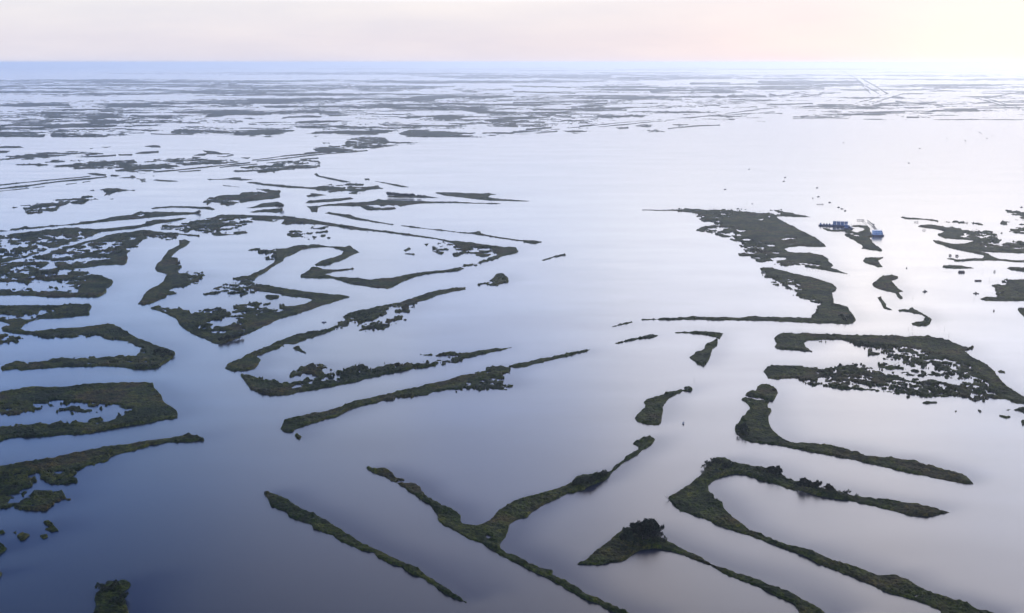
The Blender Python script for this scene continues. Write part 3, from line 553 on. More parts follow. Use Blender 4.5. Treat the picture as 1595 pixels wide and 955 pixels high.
 ('+','D2','-100,485 0,482 150,472 400,472 410,480 330,490 200,500 330,502 260,525 300,540 450,530 470,525 450,560 400,572 330,560 370,590 450,590 500,575 560,570 620,545 680,540 750,568 850,590 930,620 940,635 920,660 880,690 885,718 840,745 790,757 700,758 560,762 400,762 250,752 150,742 0,748 -100,750 -100,695 0,697 120,692 310,688 290,705 400,710 530,720 640,715 680,680 620,665 550,640 450,628 400,625 300,622 220,640 100,630 0,645 -100,650'),
 ('*','D2','-100,495 400,485 300,540 330,600 -100,620',0.73), ('+','D2','470,520 560,520 660,530 700,545 560,530'), ('+','D2','410,540 460,520 500,550 470,572 430,572'),
 ('+','D2','390,684 402,686 395,692'), ('+','D2','412,680 425,682 418,689'), ('+','D2','460,685 475,690 465,694'), ('+','D2','520,688 535,690 528,695'), ('+','D2','205,640 225,640 215,645')]),
("ragged brown islet riddled with pools in the broad western lagoon", [
 ('+','E5','75,575 130,560 220,548 330,545 420,535 440,545 380,560 350,585 290,590 250,605 170,612 155,595 170,580 130,572'), ('*','E5','130,560 350,545 350,585 170,605',0.68)]),
("stringy islet just above the ragged brown islet in the western lagoon", [('+','E5','300,525 400,520 480,515 540,503 600,512 700,515 620,525 560,530 500,545 440,540 480,525 350,530')]),
("bird shaped islet with spread arms in the western lagoon", [('+','E5','615,460 700,455 770,460 840,462 790,470 720,475 680,495 650,495 660,475'), ('+','E5','550,462 585,465 565,470')]),
("upper bank of the twin banked canal entering from the western edge", [('/','E5','-100,442 0,432 160,415 300,402 430,390 560,378',6), ('+','E5','535,360 600,358 660,365 655,375 600,372')]),
("lower and darker bank of the twin banked canal entering from the western edge", [('/','E5','-100,462 0,455 160,438 350,412 500,398 660,382',9), ('/','E5','-100,478 0,470 180,452',4), ('/','E5','205,450 275,442',4), ('/','E5','410,428 475,420',4), ('/','E5','515,415 560,408',4)]),
("flat kite tailed islet beyond the mouth of the twin banked canal", [('+','E5','720,390 800,382 830,380 850,388 900,392 1000,400 1135,408 1060,412 960,405 880,410 860,398 830,390'), ('+','E5','690,373 730,370 765,376 720,378'), ('+','E5','865,358 905,358 900,364'), ('+','E5','945,366 970,368 955,371')]),
("long grey strip of marsh across the upper western lagoon", [('+','E5','-100,270 0,265 60,255 150,240 240,235 400,232 460,225 560,228 635,232 540,240 400,248 280,262 160,268 60,272 0,285 -100,288')]),
("thin slivers of marsh at the western edge above the long grey strip", [('+','E5','0,193 60,190 120,190 150,200 80,202 -100,204 -100,196'), ('+','E5','-60,218 70,218 40,232 -60,235')]),
("scattered low bars of marsh above the grey pond marsh", [
 ('+','E5','470,258 600,250 720,243 720,252 600,260'), ('+','E5','735,241 825,238 820,247 740,249'), ('+','E5','835,237 880,225 985,220 985,232 900,237'), ('+','E5','900,192 950,183 990,186 1000,199 940,198'), ('+','E5','545,206 595,200 560,210'), ('+','E5','630,196 690,194 660,200')]),
("large grey green marsh flat stretched along the north side of the far canal", [
 ('+','E5','285,295 330,285 420,275 480,278 560,282 640,285 740,285 840,282 820,300 900,300 1000,300 1080,305 1120,318 1050,330 950,338 860,352 800,348 720,342 760,330 700,325 600,325 540,328 470,328 400,318 330,330 295,325 350,315 420,305 480,298 540,290 450,285 380,290 330,295'),
 ('+','E5','95,306 160,300 240,303 300,308 240,312 120,309'), ('+','E5','905,292 960,275 1060,272 1160,268 1290,270 1320,282 1500,285 1500,290 1380,298 1250,305 1160,312 1085,298 1110,290 1000,285 940,290')]),
("straight far canal bank that points at the open lake", [('/','E5','955,351 1100,339 1200,329 1350,313 1500,299 1550,293',7), ('/','E5','1110,350 1245,341',4)]),
("little ring of islets beyond the far canal bank", [('+','E5','1200,248 1240,238 1290,235 1260,218 1340,223 1380,235 1330,240 1290,240 1270,250'), ('/','E5','1350,240 1420,238 1450,245 1400,256 1350,254',5), ('+','E5','1190,256 1260,260 1200,266'), ('+','E5','1490,262 1555,260 1540,270')]),
("pair of close parallel canal banks running out to the open lake", [
 ('/','E6','370,118 500,102 560,92 700,80 800,68 990,55',5), ('/','E6','400,124 560,109 700,91 860,76 1000,66 1085,58',6), ('/','E6','460,136 620,122',4), ('/','E6','670,112 780,105',7),
 ('+','E6','755,48 820,36 900,42 950,48 1000,52 950,62 820,70 740,80 520,100 600,90 700,78 780,70 770,58'), ('/','E6','170,162 300,150 400,142',4)]),
("speckled grey marsh flat tucked under the parallel canal banks", [
 ('+','E6','228,185 280,172 350,175 400,165 380,158 300,165 380,152 480,155 520,140 620,125 700,118 790,125 795,160 740,168 640,175 560,178 500,195 430,192 370,182 290,190 235,192'), ('*','E6','560,130 790,125 770,160 560,165',0.68), ('*','E6','300,160 500,160 480,185 300,185',0.68)]),
("long wedge island widening east into a frayed grey green head", [
 ('+','E6','330,258 360,252 400,255 450,265 520,268 640,280 740,285 800,275 860,268 960,262 1040,265 1080,280 1150,280 1180,295 1110,300 1050,315 1000,325 940,315 860,308 780,302 700,295 600,290 480,278 380,265'), ('*','E6','820,272 1060,265 1080,300 860,295',0.73)]),
("thin curved levee north of the long wedge island", [('+','E6','755,205 770,200 790,215 860,228 940,245 990,255 940,255 850,238 770,218')]),
("lone thin sliver in open lake water near a small square islet", [('+','E6','1130,248 1200,258 1270,268 1340,285 1300,285 1250,275 1180,260'), ('+','E6','1068,233 1095,233 1100,242 1072,241')]),
("thin dashes of marsh west of the long wedge island", [('+','E6','90,235 180,236 260,225 300,225 300,232 370,240 300,244 240,238 175,238 100,241'), ('/','E6','190,275 290,285',4)]),
("flat topped grey island with a row of slit shaped pools", [
 ('+','E6','65,380 90,360 140,350 200,335 320,322 440,315 470,303 550,308 540,325 545,350 500,358 380,370 280,385 220,397 180,388 130,380 90,392'), ('+','E6','345,290 400,295 500,303 430,304'), ('-','G3','230,305 280,308 270,318 235,318'), ('-','G3','350,288 400,285 480,290 420,298'), ('-','G3','620,252 690,252 680,262'), ('-','G3','720,252 780,252 770,262')]),
("small leaf shaped island with dark trees on its eastern tip", [('+','E6','330,415 380,405 430,385 530,375 570,395 520,405 440,410 380,415')]),
("dark sliver of island directly below the small leaf shaped one", [('+','E6','350,440 400,430 480,422 560,418 555,440 520,445 450,440 380,443')]),
("small forked islet in the strait, northernmost of three", [('+','E6','705,340 740,330 730,323 760,325 830,335 770,342 720,348')]),
("green spindle shaped islet in the strait, middle of three", [('+','E6','698,385 720,370 800,362 900,355 980,350 1000,358 920,370 850,378 760,383')]),
("long island with a notched western foot, tapering east into a hair thin spit", [
 ('+','E6','710,405 780,402 840,393 940,385 1040,378 1120,372 1160,360 1200,365 1260,368 1260,425 1200,430 1100,425 1060,408 940,402 860,400 800,405 780,415 775,440 740,440 725,418'),
 ('+','E7','150,214 200,222 400,228 560,232 760,235 900,243 1020,245 1190,252 1100,254 950,252 780,245 600,248 480,252 380,265 320,285 260,290 200,300 150,308 100,300'), ('*','E7','-20,262 100,262 240,262 200,305 60,302',0.62)]),
("thin levee running southeast ending in a small spearhead", [
 ('+','E6','820,448 850,440 900,450 980,458 1020,475 1100,490 1270,522 1180,512 1060,492 1000,487 960,475 880,458'), ('/','E7','345,433 500,453 700,475 850,492 980,500 1100,525 1300,555 1450,568',7), ('+','E7','900,492 1000,485 1010,500 1050,515 980,512'), ('+','E7','1350,555 1450,557 1508,570 1440,585 1360,572')]),
("low island carrying a dense dark row of trees on its western half", [('+','E7','230,190 300,182 440,184 540,185 600,195 655,205 560,205 440,203 300,200 240,198')]),
("flat green island with a long thin spit reaching east into the lake", [
 ('+','E7','630,162 700,160 800,158 880,165 950,163 1000,168 1070,165 1130,175 1080,182 1060,200 1150,212 1260,220 1410,230 1380,235 1200,228 1040,222 920,210 800,195 700,182')]),
("short slanting dash of marsh alone in the open lake", [('+','P','844,405.5 860,400 880,395.5 881,397.5 862,402 846,406.5')]),
("broken grey shoal where the far marsh reaches down to the open lake", [
 ('+','E2','560,552 640,533 800,538 812,560 1010,566 860,573 720,576 880,586 760,599 600,601 500,603 450,590 550,580'), ('+','E2','400,570 440,565 450,572 410,575')]),
("small dark wedge of marsh at the landward root of the parallel canal banks", [('+','E2','350,605 400,595 500,600 520,612 600,614 520,626 440,632 300,636 360,620'), ('/','E2','450,634 680,616',5)]),
("thin islet streak at the western side of the broken grey shoal", [('+','E2','30,528 80,526 100,532 60,534')]),
("crown shaped islet with a ragged edge alone in the open lake", [('+','D4','1160,470 1200,458 1230,445 1265,412 1300,405 1330,425 1340,455 1290,462 1270,475 1230,472 1200,466'), ('-','D4','1290,440 1310,436 1305,446')]),
]

# the far marsh beyond the lake: painted solid pieces, the rest comes from noise with a density map
FAR = [
 ('+','E1','-300,325 0,328 200,325 460,325 480,335 440,342 200,345 -300,343'), ('+','E1','550,322 700,318 900,320 1100,315 1300,305 1595,298 1595,345 1500,345 1300,340 1100,335 1000,350 800,350 700,345 600,328'),
 ('+','E1','555,375 620,365 660,352 760,352 760,370 1000,375 1200,375 1400,360 1595,360 1595,392 1450,395 1350,410 1240,418 1270,392 1150,385 900,382 600,382'),
 ('+','E1','-300,378 200,380 470,377 470,384 200,386 -300,392'), ('+','E1','20,430 150,420 380,410 560,410 700,420 720,440 600,455 480,435 330,430 280,445 420,455 720,465 600,478 300,470 100,465'),
 ('/','E1','700,440 850,420 1000,412',6), ('/','E1','-200,405 300,398 560,405',10),
 ('+','E5','-300,100 0,100 200,98 290,115 360,110 560,95 800,90 1000,90 900,105 700,120 640,140 560,150 350,158 290,135 290,152 0,155 -300,155'),
 ('-','E5','300,120 345,112 340,155 298,150'), ('-','E5','600,105 710,125 690,130 590,110'),
 ('+','E5','1085,95 1130,85 1300,90 1595,95 1595,115 1400,112 1200,110 1090,110'), ('/','E5','-200,78 250,76 500,70 720,62',8), ('/','E5','940,115 1200,118',5),
 ('+','E2','-50,225 190,228 200,240 -50,245'), ('/','E2','340,228 480,232',6), ('+','E2','550,240 650,228 1020,232 1000,245 700,250 600,245'), ('+','E2','1160,230 1595,225 1595,250 1300,260 1200,245'),
 ('+','E2','-50,262 260,265 0,275 -50,275'), ('+','E2','-50,290 200,285 400,285 640,285 840,295 960,290 1000,278 1200,270 1595,270 1595,288 1200,295 1100,305 900,310 700,300 560,315 500,322 300,330 -50,330'),
 ('/','E2','380,345 800,348 1300,345',7), ('+','E2','-50,365 180,372 180,382 -50,385'), ('+','E2','90,428 200,400 350,395 450,410 350,418 200,420'), ('+','E2','360,378 480,372 570,400 470,405'),
 ('+','E2','245,440 330,428 580,432 560,440 360,448'), ('+','E2','-50,455 200,452 500,455 640,475 400,478 100,468 -50,462'), ('+','E2','-50,490 160,490 280,495 150,512 -50,517'),
 ('+','E2','290,515 350,500 500,495 700,490 850,488 780,505 700,515 520,520 450,510 350,522'), ('+','E2','635,418 800,415 960,405 1050,420 900,420 720,425'), ('+','E2','1030,400 1200,395 1360,405 1200,420 1080,418'),
 ('+','E2','690,465 850,450 1000,445 1200,460 1400,455 1595,445 1595,470 1400,468 1100,470 900,465'), ('+','E2','860,510 920,487 1100,492 1350,502 1480,498 1595,510 1440,528 1280,542 1100,535 900,530'),
 ('+','E2','560,555 640,535 800,540 810,560 1010,568 860,570 720,575 880,585 760,598 600,600 500,602 450,590 550,580'), ('+','E2','350,605 400,595 500,600 520,612 440,630 300,635'), ('/','E2','450,635 680,617',4),
 ('+','E2','-50,345 200,338 380,345 300,352 -50,358'), ('+','E2','1250,350 1400,340 1595,360 1595,385 1350,385 1280,370'), ('+','E2','1370,430 1595,400 1595,425 1480,432'),
 ('/','E3','0,496 120,492 270,496',6), ('+','E3','300,500 400,488 430,497 330,508'), ('+','E3','750,492 900,482 960,485 930,495 800,497'), ('+','E3','770,462 830,455 910,458 830,472'), ('/','E3','960,480 1150,462 1280,458',4),
 ('+','E3','1000,452 1090,455 1040,463'), ('/','E3','-20,517 150,508 270,497',4), ('/','E3','-20,506 200,492 450,465 700,440 1000,417 1300,397 1620,376',4), ('/','E3','450,478 800,443 1100,414 1600,352',4),
 ('/','E3','640,476 710,474',9), ('/','E3','0,457 200,458',6), ('/','E3','0,440 190,440',8), ('/','E3','410,465 500,457',7), ('+','E3','0,405 100,400 220,410 150,420 0,420'), ('+','E3','500,405 560,395 730,395 730,412 560,415'),
 ('+','E3','750,395 850,400 800,415 760,408'), ('+','E3','300,345 500,330 590,340 580,352 400,355'), ('/','E3','0,318 300,318 580,308',9), ('+','E3','620,305 700,290 780,292 850,297 800,305 680,310'),
 ('+','E3','1200,285 1240,268 1285,285 1240,295'), ('+','E3','1305,280 1330,262 1380,275 1450,265 1550,265 1560,285 1450,282 1350,288'), ('+','E3','350,225 600,210 1000,210 900,222 700,232 500,228'),
 ('/','E3','0,215 350,225',6), ('/','E3','0,250 380,262',7), ('/','E3','850,250 1100,240 1340,240',8), ('/','E3','1100,200 1340,200',12), ('/','E3','-300,150 600,150',14), ('/','E3','600,142 1040,158',8),
 ('+','E3','1220,405 1330,400 1460,402 1340,412'), ('+','E3','1500,385 1595,380 1595,392 1510,390'), ('/','E3','350,430 520,420',8), ('/','E3','200,380 420,372 700,365',5), ('/','E3','80,486 230,474',10), ('/','E3','100,360 500,365',8),
 ('+','E4','0,265 100,262 140,270 250,262 330,258 340,248 470,250 480,262 340,270 280,285 200,282 60,280 0,285'),
 ('/','E4','455,115 540,160 640,262',4), ('/','E4','545,165 610,215 690,262',5), ('/','E4','585,168 680,222 750,265',5), ('/','E4','750,262 640,300 550,322',4), ('/','E4','840,265 720,300 650,325',4),
 ('/','E4','840,265 970,262',6), ('/','E4','1300,290 1480,342',5), ('/','E4','1350,288 1500,335',5), ('/','E4','1350,290 1595,250',4), ('+','E4','935,372 1000,370 1100,352 1250,355 1320,362 1300,375 1100,373 1000,377'),
 ('/','E4','1000,377 1300,355 1900,345',5), ('/','E4','600,382 850,375',10), ('/','E4','500,352 970,350',6), ('/','E4','160,416 400,412 550,424',6), ('/','E4','300,400 500,396',8), ('/','E4','600,422 1000,425 1595,424',3),
 ('/','E4','800,310 1100,340',7), ('/','E4','780,283 840,290',12), ('+','E4','0,380 120,380 110,395 0,390'), ('/','E4','0,332 280,325',6), ('/','E4','-50,190 560,190',14), ('/','E4','0,225 350,230',12), ('/','E4','560,345 700,348',8),
 ('/','E4','1380,335 1900,330',7), ('/','E4','700,325 1050,320',4), ('\\','E4','500,135 560,165 655,258',6), ('\\','E4','570,168 700,240 722,262',7), ('/','E4','870,410 940,410',8),
]
# density of the far marsh: rows of y, columns every 200 px from 0
FAR_Y = [99, 104, 109, 113, 117, 122, 127, 131, 136, 141, 146, 151, 155, 160, 165, 170, 175, 180, 186, 192, 200, 212]
FAR_D = [
 [0, 0, 0, .2, .35, .45, .5, .5, .4],
 [0, 0, 0, .30, .45, .50, .55, .6, .45],
 [0, .1, .25, .35, .4, .45, .45, .45, .4],
 [0, .15, .45, .45, .4, .4, .3, .3, .25],
 [0, 0, .15, .5, .5, .6, .4, .35, .3],
 [0, 0, .2, .6, .6, .65, .5, .35, .3],
 [.35, .45, .5, .35, .4, .3, .5, .4, .35],
 [.7, .72, .65, .2, .3, .25, .5, .35, .35],
 [.5, .6, .5, .45, .45, .5, .5, .3, .35],
 [.75, .75, .65, .3, .4, .45, .5, .3, .25],
 [.7, .7, .5, .4, .5, .35, .45, .3, .2],
 [0, .1, .3, .45, .5, .4, .35, .3, .1],
 [.05, .1, .5, .5, .45, .45, .3, .3, .15],
 [.1, .35, .5, .35, .4, .35, .25, .3, .3],
 [.05, .4, .4, .45, .45, .4, .25, .35, .3],
 [.05, .5, .4, .3, .4, .35, .25, .35, .25],
 [.35, .3, .35, .2, .35, .35, .2, .2, .05],
 [.45, .4, .35, .3, .4, .3, .12, .1, .05],
 [.45, .5, .3, .3, .35, .25, .05, .05, 0],
 [.3, .4, .25, .35, .3, .05, 0, 0, 0],
 [.4, .3, .1, .3, .1, 0, 0, 0, 0],
 [.0, 0, 0, 0, 0, 0, 0, 0, 0]]

# shores chewed into ragged fringes: label start -> (crop, region, strength)
FRAY = {
 "green marsh whose": [('D1','270,430 700,425 880,440 1190,530 1220,580 1100,630 640,640 0,660 0,600 1100,590 1100,520 800,470 270,470',5), ('D1','-100,250 460,225 300,310 -100,330',6), ('D1','900,640 1340,640 1340,670 900,675',3)],
 "low ragged islet of": [('D1','-100,430 180,430 180,510 -100,520',6)],
 "big blunt ended": [('C1','-100,180 120,160 500,170 500,210 400,255 -100,270',5)],
 "long tapering marsh island running": [('C1','-100,440 300,420 420,350 420,380 290,490 -100,520',5)],
 "small marsh island with a pointed": [('C1','-100,500 260,495 280,580 -100,580',4)],
 "Y shaped": [('C3','-300,270 -200,290 -190,320 -300,300',5)],
 "dark green island with a long straight": [('D5','830,500 1000,540 1120,600 1280,740 1240,830 1190,840 1200,740 1030,690 850,560',7)],
 "widest island": [('D5','250,60 1000,60 1000,120 700,110 560,160 560,200 860,300 900,460 780,420 640,330 380,240 380,130 250,90',7), ('D5','680,370 860,370 860,460 680,420',6), ('D5','900,440 1270,440 1270,490 900,480',4)],
 "leaf shaped": [('D7','600,400 760,400 1000,520 1000,640 860,610 600,480',3)],
 "dense dark green": [('D6','1290,560 1420,560 1370,700 1290,700',6)],
 "forked marsh": [('F5','1000,485 1900,480 1900,560 1300,560 1000,540',6)],
 "frayed marsh": [('F5','640,300 1400,330 1400,530 1000,500 900,430 860,350 640,330',7)],
 "thin straight levee strip": [('F5','600,240 1250,250 1250,320 600,290',4)],
 "wedge of marsh": [('F5','1370,120 1900,150 1900,260 1450,260',5)],
 "tiny ragged islet": [('F5','1300,230 1450,230 1450,310 1300,310',5)],
 "marsh ring": [('F5','1400,280 1900,280 1900,440 1400,440',5)],
 "broad boomerang": [('C7','-190,360 150,360 560,400 800,450 1060,540 1180,680 1240,770 900,760 500,560 180,420 -190,400',9), ('C7','980,380 1080,400 1080,500 1000,480',5)],
 "lacy band": [('C7','-150,560 200,510 560,640 1180,640 1180,820 500,780 60,740 -250,700 -250,640 -100,620',11)],
 "loose scraps": [('C7','880,840 1700,840 1700,1000 880,1000',5)],
 "long sinuous": [('C8','400,190 760,80 920,60 920,140 860,190 560,260 400,240',8)],
 "long narrow island with ragged": [('C8','-120,530 0,520 100,430 640,430 1200,370 1200,440 700,500 400,570 100,610 60,570 -120,560',8)],
 "long clean edged": [('C8','760,650 1180,600 1300,450 1540,450 1540,630 1180,630 780,690',5)],
 "waisted": [('D3','310,350 540,350 540,520 350,590 200,650 200,600 300,555 400,500 320,440',7)],
 "big arrow": [('D3','140,660 500,700 900,640 1060,670 1060,720 820,760 780,900 420,850 540,740 400,740 200,705',8), ('D3','480,490 860,490 880,640 480,640',6), ('D3','790,280 1010,280 1010,370 790,370',6), ('D3','700,480 770,480 770,520 700,520',4), ],
 "great V": [('D3','210,90 620,80 650,60 1160,100 1160,130 820,200 210,190',8), ('D4','0,85 300,125 560,155 560,175 0,120',5), ('D4','870,210 1260,250 1260,310 870,310',9), ('D4','900,370 1280,300 1280,330 1000,400 900,400',4)],
 "scattered scraps of marsh in": [('D4','20,120 300,120 300,210 20,210',5)],
 "long canal bank": [('D2','-100,160 240,160 240,210 -100,212',5), ('D2','1100,30 1260,30 1260,95 1100,95',5)],
 "marsh block laced": [('D2','-100,240 860,210 600,320 300,400 -100,470',7)],
 "brownish marsh": [('D2','200,380 600,330 1100,220 1480,220 1480,280 1050,390 700,510 430,500 200,470',7)],
 "marsh with a bold": [('D2','-100,470 700,500 760,580 640,730 -100,730',7)],
 "ragged brown": [('E5','60,520 460,520 460,630 60,630',5)], "stringy": [('E5','290,490 720,490 720,560 290,560',4)],
 "bird shaped": [('E5','540,440 850,440 850,510 540,510',3)], "flat kite": [('E5','680,360 980,360 980,420 680,420',3)],
 "long grey strip": [('E5','-100,220 660,215 660,290 -100,290',4)], "large grey green": [('E5','80,260 1520,260 1520,360 80,360',5)],
 "speckled grey": [('E6','220,100 810,100 810,210 220,210',4)], "long wedge": [('E6','760,250 1190,250 1190,335 760,335',5)],
 "flat topped": [('E6','60,320 300,310 300,410 60,410',4), ('E6','300,290 480,290 480,330 300,330',3)],
 "long island with a notched": [('E7','-30,255 340,255 340,310 -30,310',6)],
 "broken grey": [('E2','380,520 1020,520 1020,610 380,610',4)], "small dark wedge": [('E2','280,590 620,590 620,640 280,640',4)],
 "crown shaped": [('D4','1150,390 1350,390 1350,480 1150,480',4)],
}
# groups of look-alike scraps: every painted piece is an object of its own
PIECES = {
 "pair of tiny grassy": ("tiny grassy islet of the close cluster in dark open water", "cluster of tiny islets in dark water"),
 "scraps of marsh cut off": ("scrap of marsh cut off by the frame edge below the spurred island", "marsh scraps at the frame edge"),
 "scattered low bars": ("low bar of marsh in the loose scatter above the grey green flat", "low bars of marsh in the upper lagoon"),
 "loose scraps": ("ragged scrap of marsh by the frame edge below the boomerang island's tip", "marsh scraps below the boomerang island"),
 "thin dashes of marsh": ("thin dash of marsh west of the long wedge island", "thin dashes of marsh"),
}
MARSH = marsh_material()
WATER = water_material()

# ------------------------------------------------------------------ marsh islands
RX0, RY0, RS = -120.0, 190.0, 2.0
RASTER = np.zeros((400, 940), np.float32)      # where there is land, for the sheltered water


def window(xs, ys, P, pad):
    P = np.asarray(P)
    x0, x1 = P[:, 0].min() - pad, P[:, 0].max() + pad
    y0, y1 = P[:, 1].min() - pad, P[:, 1].max() + pad
    i0, i1 = np.searchsorted(xs, (x0, x1))
    j0, j1 = np.searchsorted(ys, (y0, y1))
    return slice(j0, j1), slice(i0, i1)


def paint(ops, xs, ys, GX, GY, lace_size, base=None, warp=None):
    X, Y = np.meshgrid(xs, ys)
    pad = 6
    if warp:
        pad = 30
        X = X + (fbm(GX, GY, 1300.0, 5, 61, 0.7) - 0.5) * warp[0]
        Y = Y + (fbm(GX * 0.7, GY, 1500.0, 5, 67, 0.75) - 0.5) * warp[1]
        Y = np.maximum(Y, 97.5)
    Fd = np.full(X.shape, -6.0) if base is None else base
    for k, (op, crop, text, *arg) in enumerate(ops):
        P = pts(crop, text)
        w = window(xs, ys, P, pad if op != '/' else pad + 2)
        Xw, Yw = X[w], Y[w]
        if Xw.size == 0:
            continue
        if op == '+':
            Fd[w] = np.maximum(Fd[w], np.maximum(sdf_poly(Xw, Yw, P), -6))
        elif op == '/':
            Fd[w] = np.maximum(Fd[w], np.maximum(sdf_line(Xw, Yw, P, arg[0] / CROPS[crop][2]), -6))
        elif op == '\\':
            Fd[w] = np.minimum(Fd[w], -sdf_line(Xw, Yw, P, arg[0] / CROPS[crop][2]))
        elif op == '-':
            Fd[w] = np.minimum(Fd[w], -sdf_poly(Xw, Yw, P))
        elif op == '~':
            r = np.clip(sdf_poly(Xw, Yw, P) / 2.0, 0, 1)
            gx, gy = GX[w], GY[w]
            n = fbm(gx, gy, lace_size * 0.9, 4, seed=191 + k, gain=0.65)
            f = Fd[w]
            f = np.where(r > 0.5, np.minimum(f, arg[0] * 0.30), f)
            Fd[w] = f + r * (n - 0.52) * arg[0] * 2.2
        elif op == '*':
            r = sdf_poly(Xw, Yw, P)
            gx, gy = GX[w], GY[w]
            n = fbm(gx * 0.8, gy, lace_size, 4, seed=91 + k, gain=0.75)
            ins = r > 0
            if not ins.any():
                continue
            thr = np.quantile(n[ins], 1 - arg[0])
            L = np.clip((n - thr) * 26, -3, 2.5)
            # ponds only open where the region says; at its rim the painted outline wins
            f = Fd[w]
            f[ins] = np.where(r[ins] < 1.0, np.maximum(L[ins], np.minimum(f[ins], 1.0)), L[ins]) if arg[0] > 0.6 else L[ins]
            Fd[w] = f
    return Fd


def land_mesh(name, ops, sx, sy, lace_size, seed, bounds=None, base=None, tall=1.0, rag=1.0, warp=None, sieve=0.0, es=1.0):
    if bounds is None:
        A = np.vstack([np.array(pts(c, t)) for _, c, t, *_ in ops])
        x0, x1 = A[:, 0].min() - 4, A[:, 0].max() + 4
        y0, y1 = A[:, 1].min() - 4, A[:, 1].max() + 4
        x0, x1, y1 = max(x0, -95), min(x1, 1700), min(y1, 1010)
    else:
        x0, x1, y0, y1 = bounds
    xs, ys = np.arange(x0, x1, sx), np.arange(y0, y1, sy)
    X, Y = np.meshgrid(xs, ys)
    GX, GY = ground(X, Y)
    D = depth_at(Y)
    pxm = D / F_PX
    if base is not None:
        # the grain of the marsh: strips a few hundred metres long close by, kilometres long near the horizon
        lw = D * D / (CAM_H * F_PX) * 3.0
        nf = 0
        for L_, lo in ((110.0, 0), (300.0, 1), (825.0, 2), (2250.0, 3), (6100.0, 4), (16700.0, 5), (45600.0, 6), (124000.0, 7)):
            wgt = np.clip(1 - np.abs(np.log(lw / L_)) / math.log(2.73), 0, 1)
            nf = nf + wgt * fbm(GX * 0.6, GY, L_, 6, 601 + lo, 0.8)
        areas = paint([q for q in ops if q[0] in '+-'], xs, ys, GX, GY, lace_size, None, warp)
        areas = np.minimum(areas, 2.0) + (nf - 0.51) * 15.0
        Fd = np.maximum(areas, base(X, Y, nf))
        Fd = paint([q for q in ops if q[0] == '\\'] + [q for q in ops if q[0] == '/'], xs, ys, GX, GY, lace_size, Fd, None)
    else:
        Fd = paint(ops, xs, ys, GX, GY, lace_size, base, warp)
    if sieve:                                            # scattered pools and slits of open water
        n = fbm(GX * 0.6, GY, 260.0, 5, 333, 0.75)
        Fd = np.minimum(Fd, (np.quantile(n, 1 - sieve) - n) * 30)
        n = fbm(GX * 0.22, GY, 110.0, 4, 349, 0.7)
        Fd = np.minimum(Fd, (np.quantile(n, 1 - sieve * 0.8) - n) * 30)
    # grasses stand above the water line: what the outline shows at its far side is their tops
    hgt = 1.2 * tall
    sh = hgt / (D * D / (CAM_H * F_PX)) / 1.0            # pixels a top rises above its foot
    j = np.arange(len(ys))[:, None] - sh / sy
    j0 = np.clip(np.floor(j).astype(int), 0, len(ys) - 1)
    fr = np.clip(j - j0, 0, 1)
    ii = np.broadcast_to(np.arange(len(xs))[None, :], X.shape)
    up = Fd[j0, ii] * (1 - fr) + Fd[np.clip(j0 + 1, 0, len(ys) - 1), ii] * fr
    Fd = np.minimum(Fd, up + 0.7)
    # ragged edges
    amp = np.clip(1.2 / pxm, 0.9, 1.9) * rag
    Fd = Fd + (fbm(GX, GY, 14.0 * es, 3, seed + 1) - 0.5) * amp * 1.3 + (fbm(GX, GY, 3.5 * es, 2, seed + 2) - 0.5) * amp * 0.8 + 0.05
    land = Fd > 0
    if bounds is None:
        jj = ((ys - RY0) / RS).astype(int); kk = ((xs - RX0) / RS).astype(int)
        okj = (jj >= 0) & (jj < RASTER.shape[0]); okk = (kk >= 0) & (kk < RASTER.shape[1])
        sub = land[np.ix_(okj, okk)]
        J, K = np.meshgrid(jj[okj], kk[okk], indexing='ij')
        np.maximum.at(RASTER, (J[sub], K[sub]), 1.0)
    # plant height
    e = np.maximum(Fd, 0) * pxm * 1.2
    n1 = fbm(GX, GY, 2.6, 3, seed + 3)
    n2 = fbm(GX, GY, 11.0, 3, seed + 4)
    n3 = fbm(GX, GY, 45.0, 2, seed + 5)
    Hh = 0.80 + 1.3 * (n1 - 0.5) + 0.6 * (n2 - 0.4)
    band = np.exp(-((e - 2.5) / 3.2) ** 2)
    Hh = Hh + band * np.clip((n2 - 0.40) * 5, 0, 1) * (0.9 + 1.2 * (n1 - 0.4)) * 0.75
    Hh = Hh + np.clip((n3 - 0.60) * 8, 0, 1) * (0.7 + 1.4 * (n1 - 0.3)) * 0.65
    Hh = np.maximum(Hh, 0.3) * tall
    rise = np.clip(Fd / 0.8, 0, 1)
    Z = np.where(land, Hh * rise, np.maximum(Fd * 0.8, -1.2))
    # cells that touch land
    c = land[:-1, :-1] | land[1:, :-1] | land[:-1, 1:] | land[1:, 1:]
    jj, ii = np.nonzero(c)
    nx = len(xs)
    q = np.stack([jj * nx + ii, (jj + 1) * nx + ii, (jj + 1) * nx + ii + 1, jj * nx + ii + 1], 1)
    used, inv = np.unique(q.ravel(), return_inverse=True)
    V = np.stack([GX.ravel()[used], GY.ravel()[used], Z.ravel()[used]], 1)
    org = V.mean(0); org[2] = 0
    if len(V) == 0:
        return None
    o = mesh_np(name, V - org, inv.reshape(-1, 4), MARSH)
    o.location = org
    return o


